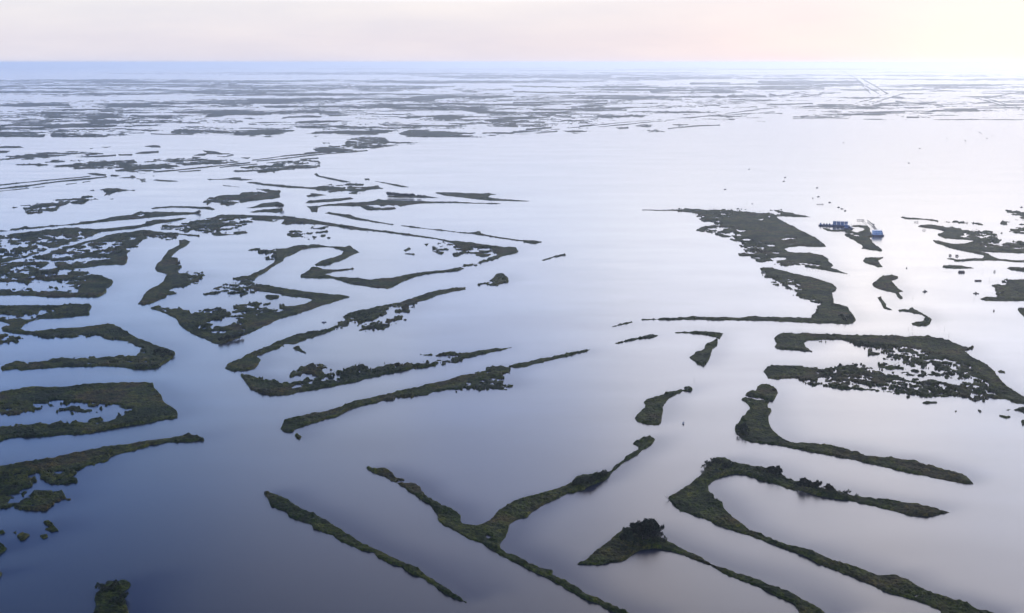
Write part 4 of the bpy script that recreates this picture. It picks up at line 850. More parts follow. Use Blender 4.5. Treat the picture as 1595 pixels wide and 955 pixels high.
JOBS = []
for label, ops in ISLANDS:
    pc_ = next((v for q, v in PIECES.items() if label.startswith(q)), None)
    fr_ = next((v for q, v in FRAY.items() if label.startswith(q)), [])
    ops = ops + [('~', c, t, a) for c, t, a in fr_]
    if pc_:
        JOBS += [(pc_[0], [op], pc_[1]) for op in ops if op[0] in '+/']
    else:
        JOBS.append((label, ops, "islands of the drowned marsh"))
for k, (label, ops, grp) in enumerate(JOBS):
    A = np.vstack([np.array(pts(c, t)) for _, c, t, *_ in ops])
    ym = A[:, 1].mean()
    sx, sy = (0.5, 0.5) if ym > 440 else (0.7, 0.45)
    o = land_mesh("marsh_island", ops, sx, sy, 6.5 if ym > 500 else 11.0 if ym > 400 else 17.0 if ym > 330 else 34.0, 100 + 7 * k,
                  es=1.0 if ym > 480 else 1.5 if ym > 330 else 2.6)
    if o:
        tag(o, label, "marsh island", grp)


def far_density(X, Y, nf):
    cols = np.arange(9) * 200.0
    tmp = np.stack([np.interp(np.clip(X[0], 0, 1600), cols, r) for r in FAR_D])       # rows x xs
    yy = Y[:, 0]
    dens = np.stack([np.interp(yy, FAR_Y, tmp[:, i]) for i in range(X.shape[1])], 1)
    dens = np.clip(dens * 0.98, 0, 0.9)
    rank = np.argsort(np.argsort(nf, axis=1), axis=1) / nf.shape[1]               # even share per row
    rank = 0.45 * rank + 0.55 * np.clip((nf - 0.5) * 3.0 + 0.5, 0, 1)
    f = (rank - (1 - dens)) * 10
    f[dens < 0.02] = -6
    return np.clip(f, -6, 2.0)


far = land_mesh("distant_marsh", FAR, 1.0, 0.4, 200.0, 777, bounds=(-260, 1860, 99.2, 214), base=far_density, tall=1.3, rag=1.2, warp=(40.0, 2.5), sieve=0.06, es=10.0)
tag(far, "hazy grey blue marsh flats threaded with bright channels below the horizon", "marsh", kind='stuff')

# ------------------------------------------------------------------ water
wx, wy = np.arange(-700, 2300, 6.0), np.concatenate([np.arange(97.9, 120, 0.8), np.arange(120, 1120, 4.0)])
X, Y = np.meshgrid(wx, wy)
GX, GY = ground(X, Y)
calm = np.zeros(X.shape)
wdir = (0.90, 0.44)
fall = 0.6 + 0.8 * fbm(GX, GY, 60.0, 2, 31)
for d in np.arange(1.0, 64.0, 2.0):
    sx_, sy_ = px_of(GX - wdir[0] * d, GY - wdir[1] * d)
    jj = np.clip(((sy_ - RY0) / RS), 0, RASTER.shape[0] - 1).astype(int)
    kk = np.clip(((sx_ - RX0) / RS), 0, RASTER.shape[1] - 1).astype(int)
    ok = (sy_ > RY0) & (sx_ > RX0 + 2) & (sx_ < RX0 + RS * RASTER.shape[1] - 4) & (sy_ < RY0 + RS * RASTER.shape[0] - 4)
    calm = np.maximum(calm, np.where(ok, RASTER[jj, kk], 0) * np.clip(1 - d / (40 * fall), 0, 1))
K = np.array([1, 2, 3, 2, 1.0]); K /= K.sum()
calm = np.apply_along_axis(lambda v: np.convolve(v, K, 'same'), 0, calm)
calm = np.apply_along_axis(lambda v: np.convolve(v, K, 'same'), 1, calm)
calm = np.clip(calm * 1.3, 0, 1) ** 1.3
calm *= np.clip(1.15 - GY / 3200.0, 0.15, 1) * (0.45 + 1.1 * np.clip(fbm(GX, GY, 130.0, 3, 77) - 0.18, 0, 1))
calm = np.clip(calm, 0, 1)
nx, ny = len(wx), len(wy)
jj, ii = np.meshgrid(np.arange(ny - 1), np.arange(nx - 1), indexing='ij')
jj, ii = jj.ravel(), ii.ravel()
q = np.stack([jj * nx + ii, (jj + 1) * nx + ii, (jj + 1) * nx + ii + 1, jj * nx + ii + 1], 1)
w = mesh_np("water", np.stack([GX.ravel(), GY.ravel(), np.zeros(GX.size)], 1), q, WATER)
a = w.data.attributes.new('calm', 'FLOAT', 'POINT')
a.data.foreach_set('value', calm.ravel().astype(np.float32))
tag(w, "smooth open water mirroring the bright evening sky", "water", kind='structure')
bm = bmesh.new()
vs = [bm.verts.new(p) for p in ((-590000, -40000, -2.5), (590000, -40000, -2.5), (590000, 590000, -2.5), (-590000, 590000, -2.5))]
bm.faces.new(vs)
me = bpy.data.meshes.new("outer_water"); bm.to_mesh(me); bm.free()
me.materials.append(WATER)
o = bpy.data.objects.new("outer_water", me); COL.objects.link(o)
tag(o, "open water running on past the lake to the horizon", "water", kind='structure')


# ------------------------------------------------------------------ mesh builder for made things
class MB:
    def __init__(s):
        s.bm = bmesh.new()

    def box(s, c, size, rz=0.0, bevel=0.0):
        ca, sa = math.cos(rz), math.sin(rz)
        hx, hy, hz = (q / 2 for q in size)
        v = []
        for dx, dy, dz in ((-1, -1, -1), (1, -1, -1), (1, 1, -1), (-1, 1, -1), (-1, -1, 1), (1, -1, 1), (1, 1, 1), (-1, 1, 1)):
            k = 1 - bevel if dz > 0 else 1
            x, y = dx * hx * k, dy * hy * k
            v.append(s.bm.verts.new((c[0] + x * ca - y * sa, c[1] + x * sa + y * ca, c[2] + dz * hz)))
        for f in ((0, 3, 2, 1), (4, 5, 6, 7), (0, 1, 5, 4), (1, 2, 6, 5), (2, 3, 7, 6), (3, 0, 4, 7)):
            s.bm.faces.new([v[i] for i in f])
        return s

    def tube(s, p0, p1, r0, r1=None, n=8, cap=True):
        r1 = r0 if r1 is None else r1
        p0, p1 = Vector(p0), Vector(p1)
        d = (p1 - p0).normalized()
        u = d.orthogonal().normalized()
        w_ = d.cross(u)
        A = [s.bm.verts.new(p0 + (u * math.cos(t) + w_ * math.sin(t)) * r0) for t in (2 * math.pi * i / n for i in range(n))]
        B = [s.bm.verts.new(p1 + (u * math.cos(t) + w_ * math.sin(t)) * r1) for t in (2 * math.pi * i / n for i in range(n))]
        for i in range(n):
            s.bm.faces.new((A[i], A[(i + 1) % n], B[(i + 1) % n], B[i]))
        if cap:
            s.bm.faces.new(A[::-1]); s.bm.faces.new(B)
        return s

    def hull(s, L, W, Hh, flare=0.25, n=9, bow=1.0, z0=-0.35):
        rings = []
        for i in range(n):
            t = i / (n - 1)
            x = (t - 0.5) * L
            wdt = W / 2 * (1.0 if t < 0.55 else math.sqrt(max(0.0, 1 - ((t - 0.55) / 0.45) ** 2 * bow)))
            wdt = max(wdt, 0.03)
            sheer = Hh * (1 + 0.35 * max(0, t - 0.4) ** 1.5)
            rings.append([s.bm.verts.new(p) for p in ((x, -wdt, sheer), (x, -wdt * (1 - flare), z0 * 0.3), (x * 0.97, 0, z0), (x, wdt * (1 - flare), z0 * 0.3), (x, wdt, sheer), (x, wdt * 0.86, sheer * 0.8), (x, -wdt * 0.86, sheer * 0.8))])
        for a_, b_ in zip(rings[:-1], rings[1:]):
            for k in range(7):
                s.bm.faces.new((a_[k], b_[k], b_[(k + 1) % 7], a_[(k + 1) % 7]))
        s.bm.faces.new(rings[0]); s.bm.faces.new(rings[-1][::-1])
        return s

    def build(s, name, mat, parent=None, loc=(0, 0, 0), rz=0.0, smooth=False):
        bmesh.ops.recalc_face_normals(s.bm, faces=s.bm.faces)
        me = bpy.data.meshes.new(name)
        s.bm.to_mesh(me); s.bm.free()
        me.materials.append(mat)
        if smooth:
            for p in me.polygons: p.use_smooth = True
        o = bpy.data.objects.new(name, me)
        COL.objects.link(o)
        o.location = loc
        o.rotation_euler = (0, 0, rz)
        o.parent = parent
        return o


def thing(name, label, cat, loc=(0, 0, 0), rz=0.0, group=None):
    o = bpy.data.objects.new(name, None)
    COL.objects.link(o)
    o.location = loc
    o.rotation_euler = (0, 0, rz)
    return tag(o, label, cat, group)


def dup(root, loc, rz=0.0, scale=1.0, label=None, group=None):
    r = root.copy(); COL.objects.link(r)
    r.location = loc; r.rotation_euler = (0, 0, rz)
    r.scale = (scale,) * 3 if isinstance(scale, (int, float)) else scale
    if label: r['label'] = label
    if group: r['group'] = group
    for ch in list(root.children):
        c_ = ch.copy(); COL.objects.link(c_); c_.parent = r
        for g in ch.children:
            d_ = g.copy(); COL.objects.link(d_); d_.parent = c_
    return r


def at(px, py, z=0.0):
    x, y = ground(px, py)
    return (x, y, z)


# ------------------------------------------------------------------ trees
LEAF = [leaf_mat("willow_leaves", (0.026, 0.036, 0.014)), leaf_mat("oak_leaves", (0.016, 0.022, 0.010)), leaf_mat("cane_leaves", (0.034, 0.044, 0.017))]
BARK = flat_mat("bark", (0.07, 0.06, 0.05), 0.9, scale=3)


def tree_proto(name, cat, seed, leaf, H=10.0, spread=4.2, lobes=11, n=900, low=0.25):
    """A tree about H metres tall: bent trunk with limbs, crown of leaf clumps round the limb ends."""
    rnd = random.Random(seed)
    t = thing(name, name, cat)
    tb = MB()
    top = Vector((rnd.uniform(-.6, .6), rnd.uniform(-.6, .6), H * 0.72))
    pts_ = [Vector((0, 0, -0.3)), Vector((rnd.uniform(-.2, .2), rnd.uniform(-.2, .2), H * .2)), Vector((top.x * .6, top.y * .6, H * .45)), top]
    rad = [H * .028, H * .022, H * .015, H * .005]
    for a_, b_, r0, r1 in zip(pts_[:-1], pts_[1:], rad[:-1], rad[1:]):
        tb.tube(a_, b_, r0, r1, 7)
    ends = [top]
    for i in range(lobes):
        f = rnd.uniform(0.22, 0.7)
        base = pts_[1].lerp(top, f)
        an = i * 2.4 + rnd.uniform(-.5, .5)
        rr = spread * rnd.uniform(0.45, 0.95) * (1.1 - f * 0.4)
        e_ = Vector((math.cos(an) * rr, math.sin(an) * rr, H * (low + 0.15 + rnd.uniform(0.1, 0.42))))
        tb.tube(base, base.lerp(e_, .6) + Vector((0, 0, .3)), H * .011, H * .006, 5)
        tb.tube(base.lerp(e_, .6) + Vector((0, 0, .3)), e_, H * .006, H * .003, 5)
        ends.append(e_)
    tb.build('trunk', BARK, t)
    cb = bmesh.new()
    for i in range(n):
        e_ = rnd.choice(ends)
        s_ = H * 0.13 * rnd.uniform(.7, 1.25)
        d = Vector((rnd.gauss(0, 1), rnd.gauss(0, 1), rnd.gauss(0, .8)))
        d = d.normalized() * s_ * rnd.random() ** 0.4
        c_ = e_ + d
        if c_.z < H * low * 0.5: c_.z = H * low * 0.5 + rnd.random() * H * .1
        sz = H * rnd.uniform(.022, .05)
        u = Vector((rnd.gauss(0, 1), rnd.gauss(0, 1), rnd.gauss(0, 1))).normalized()
        v = u.orthogonal().normalized()
        q_ = [cb.verts.new(c_ + (u * math.cos(k) + v * math.sin(k)) * sz * rnd.uniform(.6, 1.15)) for k in (0, 1.3, 2.6, 3.8, 5.1)]
        cb.faces.new(q_)
    me_ = bpy.data.meshes.new('crown'); cb.to_mesh(me_); cb.free()
    me_.materials.append(leaf)
    o_ = bpy.data.objects.new('crown', me_); COL.objects.link(o_); o_.parent = t
    return t


PROTO = {
    'oak': [tree_proto('live_oak', 'tree', 5 + i, LEAF[1], 10, 4.4, 13, 2200, 0.08) for i in range(3)],
    'willow': [tree_proto('willow_tree', 'tree', 15 + i, LEAF[0], 10, 3.6, 11, 1500, 0.05) for i in range(2)],
    'shrub': [tree_proto('marsh_shrub', 'shrub', 25 + i, LEAF[2], 10, 5.5, 12, 1100, 0.0) for i in range(2)],
}
FIRST = {id(p): True for v in PROTO.values() for p in v}
rt = random.Random(42)


def plant(kind, px, py, hpx, label, group, wide=1.0):
    p = rt.choice(PROTO[kind])
    D_ = depth_at(py)
    h = hpx * D_ / F_PX / 0.95 * 1.3
    s_ = h / 10.0
    x, y = ground(px, py)
    rz = rt.uniform(0, 6.28)
    sc = (s_ * wide * rt.uniform(.9, 1.15), s_ * wide * rt.uniform(.9, 1.15), s_ * rt.uniform(.92, 1.08))
    if FIRST[id(p)]:
        FIRST[id(p)] = False
        p.location = (x, y, 0.2); p.rotation_euler = (0, 0, rz); p.scale = sc
        tag(p, label, None, group)
        return p
    return dup(p, (x, y, 0.2), rz, sc, label, group)


# the dense clump on the arched island, each tree placed and sized
plant('oak', 1006, 838, 29, "tallest tree, a black green oak at the middle of the clump", "tree clump on the arched island")
for px, py, h in ((994, 841, 27), (1015, 841, 27), (1001, 846, 22), (1010, 847, 21), (985, 843, 22)):
    plant('oak', px, py - 4, h * 0.9, "dark oak packed round the tallest tree on the arched island", "oaks packed into the clump on the arched island", 1.1)
plant('oak', 1023, 839, 20, "lone dark tree leaning out on the eastern shoulder of the clump", "tree clump on the arched island")
for px, py, h in ((977, 845, 18), (970, 848, 13), (982, 849, 12)):
    plant('willow', px, py - 3, h, "greener low willow on the western flank of the clump", "willows west of the clump")
for px, py, h in ((1030, 845, 13), (1036, 846, 8), (1026, 849, 9), (1016, 850, 9), (990, 851, 9), (1003, 852, 8)):
    plant('shrub', px, py - 2, h * 0.8, "low shrub at the foot of the tree clump", "shrubs at the foot of the clump")
for px, py, h in ((1204, 741, 14), (1212, 741, 13)):
    plant('oak', px, py, h, "dark round tree of the twosome on the bent hook island's upper arm", "two trees on the upper arm", 0.9)
for px, py, h in ((1197, 739, 8), (1191, 737, 6), (1185, 735, 5), (1178, 733, 5)):
    plant('shrub', px, py, h, "shrub trailing west of the two trees on the upper arm", "shrubs west of the two trees")
for px, py, h in ((1253, 761, 15), (1247, 760, 11), (1259, 762, 13), (1265, 762, 11), (1273, 763, 13), (1269, 764, 9)):
    plant('oak', px, py, h, "dark tree in the close row halfway along the upper arm", "close tree row on the upper arm", 0.9)
for px, py, h in ((1291, 765, 10), (1286, 764, 7), (1295, 766, 8)):
    plant('oak', px, py, h, "tree in the rounded trio east of the close row", "rounded trio of trees on the upper arm", 1.1)
for px, py, h in ((1240, 758, 7), (1300, 767, 5.5), (1307, 769, 5.5), (1315, 770, 5.5), (1321, 770, 7), (1334, 774, 5), (1280, 765, 6)):
    plant('shrub', px, py, h, "small shrub filling the hedge between and beyond the tree rows", "hedge shrubs on the upper arm", 0.8)
for i in range(17):
    px = 896 + i * 2.9
    plant('shrub', px, 755.0 - max(0, i - 8) * 1.75 + rt.uniform(-1.5, 1.0), 9 + 3.5 * math.sin(i / 16 * math.pi) + rt.uniform(-1, 1), "tall grey green cane clump in the thicket on the Y island's arm", "cane thicket on the Y island", 0.75)
for i in range(12):
    plant('shrub', 1098 + i * 3.6 + rt.uniform(-1, 1), 722 + abs(i - 5) * 1.0 + rt.uniform(-2, 4), 7 + rt.uniform(-1.5, 2), "bushy shrub crowding the northern corner of the bent hook island", "shrubs at the hook island's corner", 0.9)
for i in range(9):
    plant('shrub', 1156 + rt.uniform(-8, 14), 672 + rt.uniform(-6, 8), 7 + rt.uniform(-1, 2), "shrub on the humped head of the bent finger island", "shrubs on the bent finger's head", 0.9)
for i in range(11):
    plant('shrub', 152 + rt.uniform(0, 46), 912 + rt.uniform(-2, 38), 9 + rt.uniform(-2, 3), "bush in the overgrown islet at the very bottom", "bushes on the bottom islet", 0.8)
for i in range(12):
    plant('shrub', 240 + i * 2.7, 550 + rt.uniform(-4, 9), 5 + rt.uniform(-1, 1.5), "dark shrub at the blunt tip of the hook of green marsh", "shrubs on the hook marsh tip", 0.9)
for i in range(9):
    plant('shrub', 212 + i * 4.2, 573 + rt.uniform(-1, 1) - max(0, i - 6), 4.5 + rt.uniform(-1, 1), "dark shrub lining the underside of the hook marsh tip", "shrub fringe under the hook marsh tip", 0.9)
for i in range(10):
    plant('willow', 343 + i * 3.8, 533.5 - i * 0.85, 7.5 + rt.uniform(-1.2, 1), "small dark willow on the arrow shaped island's southern corner", "willows on the arrow island's south corner", 0.9)
for i in range(9):
    plant('shrub', 1306 + i * 2.6, 497 + rt.uniform(-4, 6), 4.5 + rt.uniform(-1, 1), "dark shrub at the eastern toe of the long straight levee", "shrubs on the levee's toe", 0.9)
for i in range(22):
    plant('oak', 604.5 + i * 1.9, 307.2 + i * 0.04, 6.6 - 0.06 * i + rt.uniform(-.7, .6), "dark tree in the crowded row on the low lake island", "crowded tree row on the low island", 0.75)
for px, py in ((652, 308.6), (655, 308.8)):
    plant('oak', px, py, 4.5, "stray dark tree just past the eastern end of the crowded row", "stray trees past the crowded row", 0.8)
for px, py, h in ((431, 324.5, 5), (435, 325, 4.5), (439.5, 325.5, 6.5), (438, 328.5, 5), (433, 322, 3.5)):
    plant('oak', px, py, h, "dark tree on the eastern tip of the small leaf shaped island", "trees on the leaf island tip", 0.8)
for i in range(6):
    plant('shrub', 446 + i * 2.5, 339.6 + i * 0.3, 2.6 + (i == 5), "bush on the upper levee of the great V island", "bushes on the V island levee", 0.9)
for i in range(5):
    plant('shrub', 311 - i * 1.2, 332.3, 4.6 - i * 0.4, "dark bush at the end of the hedge lined canal bank", "bushes at the canal bank's end", 0.8)
for px, py, h in ((467, 173.5, 2.4), (470, 174, 2.0), (671, 170.3, 2.0), (675, 170.5, 1.7), (691, 170.3, 2.4), (694, 170.6, 2), (749, 168.5, 2.6), (753, 168.6, 2.4), (757, 168.8, 1.8), (838, 203, 2.4), (842, 203, 2), (859, 199, 1.6), (966, 200, 1.6), (206, 276, 2.4), (41, 290.5, 2.0)):
    plant('oak', px, py, h, "tiny hazy tree standing up from the far marsh", "hazy trees on the far marsh", 1.5)
for i in range(26):
    u_ = i / 25
    plant('oak', 1199 + 78 * u_ + rt.uniform(-1, 1), 148.5 + 1.8 * math.sin(u_ * 9), 2.0 + rt.uniform(-.5, .8), "blue hazed tree in the long wooded ridge near the horizon", "wooded ridge near the horizon", 1.6)
for p_ in [p for v in PROTO.values() for p in v]:
    if FIRST[id(p_)]:
        for ch in list(p_.children): bpy.data.objects.remove(ch)
        bpy.data.objects.remove(p_)

# bleached dead tree fallen over the hook island's western point
SNAG = flat_mat("weathered_wood", (0.17, 0.15, 0.13), 0.9)
sn = MB()
sn.tube((0, 0, 0), (-2.2, -.6, 2.4), .22, .12, 7).tube((-2.2, -.6, 2.4), (-3.6, -1.2, 5.0), .12, .04, 6).tube((-1.2, -.3, 1.2), (-3.4, .8, 1.9), .1, .03, 6)
sn.tube((-2.2, -.6, 2.4), (-1.4, -1.6, 4.4), .07, .02, 5).tube((-.5, 0, .5), (-1.8, -2.6, -.4), .13, .05, 6).tube((-2.9, .5, 1.7), (-4.2, 0, 2.8), .04, .015, 5)
o = sn.build("dead_tree", SNAG, None, at(1043, 779))
tag(o, "bare dead tree leaning off the western point of the bent hook island", "dead tree")

# ------------------------------------------------------------------ barges and boats
M_NAVY = flat_mat("navy_hull_paint", (0.014, 0.021, 0.065), 0.5)
M_BLUE = flat_mat("blue_tank_paint", (0.10, 0.17, 0.31), 0.45)
M_LBLUE = flat_mat("pale_blue_cladding", (0.42, 0.56, 0.74), 0.5, var=0.15)
M_DECK = flat_mat("deck_steel", (0.06, 0.07, 0.13), 0.7)
M_WHITE = flat_mat("white_paint", (0.75, 0.75, 0.73), 0.5, var=0.1)
M_DARK = flat_mat("tarred_timber", (0.035, 0.032, 0.035), 0.85)
M_RUST = flat_mat("rusty_steel", (0.10, 0.055, 0.045), 0.8)
M_GLASS = flat_mat("dark_window_glass", (0.01, 0.02, 0.05), 0.15, var=0.1)


def heading(p, q_):
    return math.atan2(q_[1] - p[1], q_[0] - p[0])


# tank barge: long hull, four blocks of tall tanks, gear frames along the low western deck
pA, pB = at(1277.3, 352.0), at(1322, 353.6)
L = math.dist(pA[:2], pB[:2])
rz = heading(pA, pB)
mid = ((pA[0] + pB[0]) / 2, (pA[1] + pB[1]) / 2 + 4, 0)
tb = thing("tank_barge", "long navy barge with a row of tall blue tanks on its deck", "barge", mid, rz)
MB().box((0, 0, 0.7), (L, 11, 3.0)).box((-L / 2 - .8, 0, 1.2), (1.8, 9, 1.6)).build("hull", M_NAVY, tb)
MB().box((0, 0, 2.26), (L - .6, 10.4, .12)).build("deck", M_DECK, tb)
px_m = depth_at(352) / F_PX


def bx_(d7x):                                   # along the barge from the enlarged view's x
    return (1260 + d7x / 11.393 - 1277.3) * px_m - L / 2


for a_, b_ in ((424, 484), (488, 550), (554, 616), (620, 678)):
    tk = MB()
    x0_, x1_ = bx_(a_), bx_(b_)
    for q in range(2):
        xc = x0_ + (x1_ - x0_) * (q + .5) / 2
        for yc in (-2.6, 2.4):
            r_ = (x1_ - x0_) / 4 * .95
            tk.tube((xc, yc, 2.32), (xc, yc, 8.9), r_, r_, 14).tube((xc, yc, 8.9), (xc, yc, 9.5), r_, r_ * .3, 14)
    t_ = tk.build("tank", M_BLUE, tb)
    MB().box(((x0_ + x1_) / 2, -.1, 9.62), (x1_ - x0_, .7, .12)).tube((x0_ + .2, -.1, 9.7), (x0_ + .2, -.1, 10.5), .06).tube((x1_ - .2, -.1, 9.7), (x1_ - .2, -.1, 10.5), .06).tube((x0_ + .2, -.1, 10.5), (x1_ - .2, -.1, 10.5), .05).build("catwalk", M_DECK, t_)
for xx in (272, 320, 368):
    c_ = bx_(xx)
    MB().tube((c_ - 1.8, -3, 2.3), (c_, -3, 5.2), .2).tube((c_ + 1.8, -3, 2.3), (c_, -3, 5.2), .2).tube((c_ - 1.8, 3, 2.3), (c_, 3, 5.2), .2).tube((c_ + 1.8, 3, 2.3), (c_, 3, 5.2), .2).tube((c_, -3, 5.2), (c_, 3, 5.2), .2).box((c_, 0, 3.1), (2.4, 3.4, 1.7)).build("gear_frame", M_NAVY, tb)
for xx in (296, 345, 396, 250):
    MB().box((bx_(xx), -3.2, 3.0), (2.2, 2.2, 1.4), 0, .08).build("deck_crate", M_WHITE, tb)
MB().tube((bx_(215), 0, 2.3), (bx_(215), 0, 5.0), 1.5, 1.5, 14).tube((bx_(215), 0, 5.0), (bx_(215), 0, 5.6), 1.5, .3, 14).build("drum", M_BLUE, tb)
for sx_ in (-1, 1):
    for sy_ in (-1, 1):
        MB().tube((sx_ * (L / 2 - 1.5), sy_ * 4.8, 2.3), (sx_ * (L / 2 - 1.5), sy_ * 4.8, 3.1), .28, .28, 8).build("bollard", M_NAVY, tb)

# work barge moored at its eastern end
pc = at(1320.8, 356.4)
wb = thing("work_barge", "shorter navy work barge crowded with machinery, moored at the tank barge's end", "barge", pc, rz - 0.12)
MB().box((0, 0, .7), (15.5, 9, 2.8)).box((8.2, 0, 1.2), (1.6, 7.4, 1.4)).build("hull", M_NAVY, wb)
MB().box((0, 0, 2.16), (15, 8.6, .1)).build("deck", M_DECK, wb)
cb_ = MB().box((-3.0, .6, 4.5), (6.2, 5.2, 4.6), 0, .04).box((-3.4, .6, 7.6), (3.8, 4.0, 1.6), 0, .06).build("deckhouse", M_BLUE, wb)
for k in range(4):
    MB().box((-5.3 + k * 1.5, -2.03, 4.8), (.8, .08, .8)).build("window", M_GLASS, cb_)
MB().tube((1.4, 1.4, 2.2), (1.4, 1.4, 6.2), 1.3, 1.3, 12).tube((1.4, 1.4, 6.2), (1.4, 1.4, 6.8), 1.3, .3, 12).build("drum", M_BLUE, wb)
MB().tube((1.2, -1.6, 3.2), (4.0, -1.6, 3.2), 1.0, 1.0, 12).box((1.5, -1.6, 2.5), (.5, 2.2, .7)).box((3.7, -1.6, 2.5), (.5, 2.2, .7)).build("winch", M_NAVY, wb)
MB().tube((5.6, .8, 2.2), (5.6, .8, 10.4), .22, .1, 8).tube((5.6, .8, 9.0), (3.2, .8, 4.4), .07).tube((5.6, .8, 9.0), (7.4, .8, 2.4), .07).build("mast", M_NAVY, wb)
MB().box((4.9, 2.2, 3.4), (2.4, 2.4, 2.4), 0, .05).build("locker", M_WHITE, wb)

# skiff lying off the work barge's corner
BOATS = []


def small_boat(px, py, L_, label, group=None, rz=0.0, cabin=True, mast=0.0, hullm=None, housem=None):
    L_, mast = L_ * 0.8, mast * 0.8
    o_ = thing("workboat" if cabin else "skiff", label, "boat", at(px, py), rz, group)
    MB().hull(L_, L_ * .32, L_ * .11).build("hull", hullm or M_DARK, o_, smooth=False)
    zz = L_ * .09
    if cabin:
        c_ = MB().box((-L_ * .06, 0, zz + L_ * .10), (L_ * .28, L_ * .2, L_ * .2), 0, .06).build("cabin", housem or M_WHITE, o_)
        MB().box((L_ * .082, 0, zz + L_ * .13), (.06, L_ * .16, L_ * .07)).build("window", M_GLASS, c_)
        MB().box((-L_ * .08, 0, zz + L_ * .212), (L_ * .36, L_ * .25, .09)).build("roof", hullm or M_DARK, o_)
    else:
        for k in (-.22, .05):
            MB().box((L_ * k, 0, zz + .12), (.3, L_ * .26, .08)).build("bench", M_DARK, o_)
    if mast:
        MB().tube((-L_ * .1, 0, zz), (-L_ * .1, 0, zz + mast), .14, .08, 6).tube((-L_ * .1, 0, zz + mast * .75), (-L_ * .42, 0, zz + mast * .35), .07, .05, 6).build("mast", M_DARK, o_)
    MB().box((-L_ * .52, 0, L_ * .07), (.5, .45, 1.0), 0, .15).build("outboard_motor", M_DARK, o_)
    BOATS.append(o_)
    return o_


small_boat(1329.5, 356.0, 5.5, "tiny reddish skiff nosed against the work barge's corner", rz=0.4, cabin=False, hullm=M_RUST)
small_boat(1064.4, 659.8, 6.2, "small dark motorboat alone in the channel east of the club shaped island", rz=1.35, hullm=M_NAVY)
small_boat(505, 502.3, 6.6, "dark motorboat in the channel between the arrow shaped and sinuous islands", rz=0.25, hullm=M_NAVY)
small_boat(1441, 454.6, 8.5, "dark fishing boat with a short peaked mast in open water", rz=0.3, mast=4.5, housem=M_DARK)
small_boat(1520.6, 457.6, 8.5, "dark fishing boat with raised bow, west of the dense green island", rz=-0.5, mast=3.4, housem=M_DARK)
small_boat(1548, 484.5, 6.8, "stubby reddish boat south of the dense green island's foot", rz=1.2, mast=1.5, hullm=M_RUST, housem=M_RUST)
small_boat(1412, 418, 5.5, "little dark boat seen end on between hook nosed and cigar islets", rz=1.5, mast=2.5, housem=M_DARK)
small_boat(1129.5, 295.2, 8.0, "speedboat crossing the lake alone and trailing a thin wake", rz=0.02, housem=M_DARK)
for px, py, lb, r_ in ((1306.4, 323.2, "westernmost dark boat of the line of three north of the barges", .2), (1311.6, 325.6, "middle dark boat of the line of three north of the barges", -.3), (1316.6, 328.6, "boat nearest the barges in the line of three", .5),
                       (1292.6, 315.6, "dark boat alone just beyond the line of three", .1), (1415.6, 254.2, "dark boat far out alone on the eastern lake", .0), (1223, 276.6, "northern dark boat of the close pair far out on the lake", .1),
                       (1221, 282.6, "southern dark boat of the close pair far out on the lake", -.2), (1273, 292.8, "boat midway between the close pair and the barges", .0), (1274.7, 306.6, "boat with a tiny companion beside it, north of the long float", .2),
                       (1266, 309, "tiny companion boat just west of the one north of the float", 1.2), (1166.8, 263.6, "pale boat far out west of the close pair on the lake", .0), (1591, 323, "dark boat by the frame edge above the marsh wedge", .1)):
    small_boat(px, py, 8.0, lb, rz=r_, housem=M_WHITE if 'pale' in lb else M_DARK, mast=1.5)
for px, py in ((1503.7, 219.4), (1537.6, 215.7), (1526, 206.3), (1475, 215.4), (1432.8, 231.4), (1314, 222.4), (1529, 208.5), (1545, 212)):
    small_boat(px, py, 9.0, "tiny boat scattered far out on the lake below the far marsh", "fleet of tiny boats far out", rz=rt.uniform(-1, 1), housem=M_DARK, mast=2.0)

# quarters barge
pq = at(1368.2, 367.8)
qb = thing("quarters_barge", "square navy barge carrying a pale blue two storey crew house", "houseboat", pq, 0.04)
MB().box((0, 4, .8), (18.5, 13, 2.8)).box((10.0, 4, 1.2), (1.6, 3, 1.2)).build("hull", M_NAVY, qb)
MB().box((0, 4, 2.27), (18.2, 12.7, .12)).build("deck", M_DECK, qb)
hs = MB().box((-1.0, 4.6, 6.0), (14.6, 9.4, 7.3)).build("house", M_LBLUE, qb)
MB().box((-1.0, 4.6, 9.78), (15.6, 10.4, .26)).box((-1.0, 4.6, 6.05), (15.2, 10.0, .16)).build("roof", M_WHITE, qb)
for zz in (4.3, 7.7):
    for k in range(5):
        MB().box((-6.6 + k * 2.8, -.13, zz), (1.2, .12, 1.3)).build("window", M_GLASS, hs)
MB().box((-7.0 + 9.6, -.14, 3.6), (1.1, .14, 2.3)).build("door", M_WHITE, hs)
MB().box((7.6, 4.0, 4.6), (2.2, 3.6, 4.4), 0, .05).build("stair_tower", M_BLUE, qb)
rb = MB()
for k in range(8):
    rb.tube((-8.4 + k * 2.4, -2.1, 2.3), (-8.4 + k * 2.4, -2.1, 3.4), .05, .05, 5)
rb.tube((-8.4, -2.1, 3.4), (8.4, -2.1, 3.4), .05, .05, 5)
rb.build("railing", M_WHITE, qb)
MB().tube((4.8, 5, 9.9), (4.8, 5, 13.4), .1, .05, 6).build("mast", M_WHITE, qb)

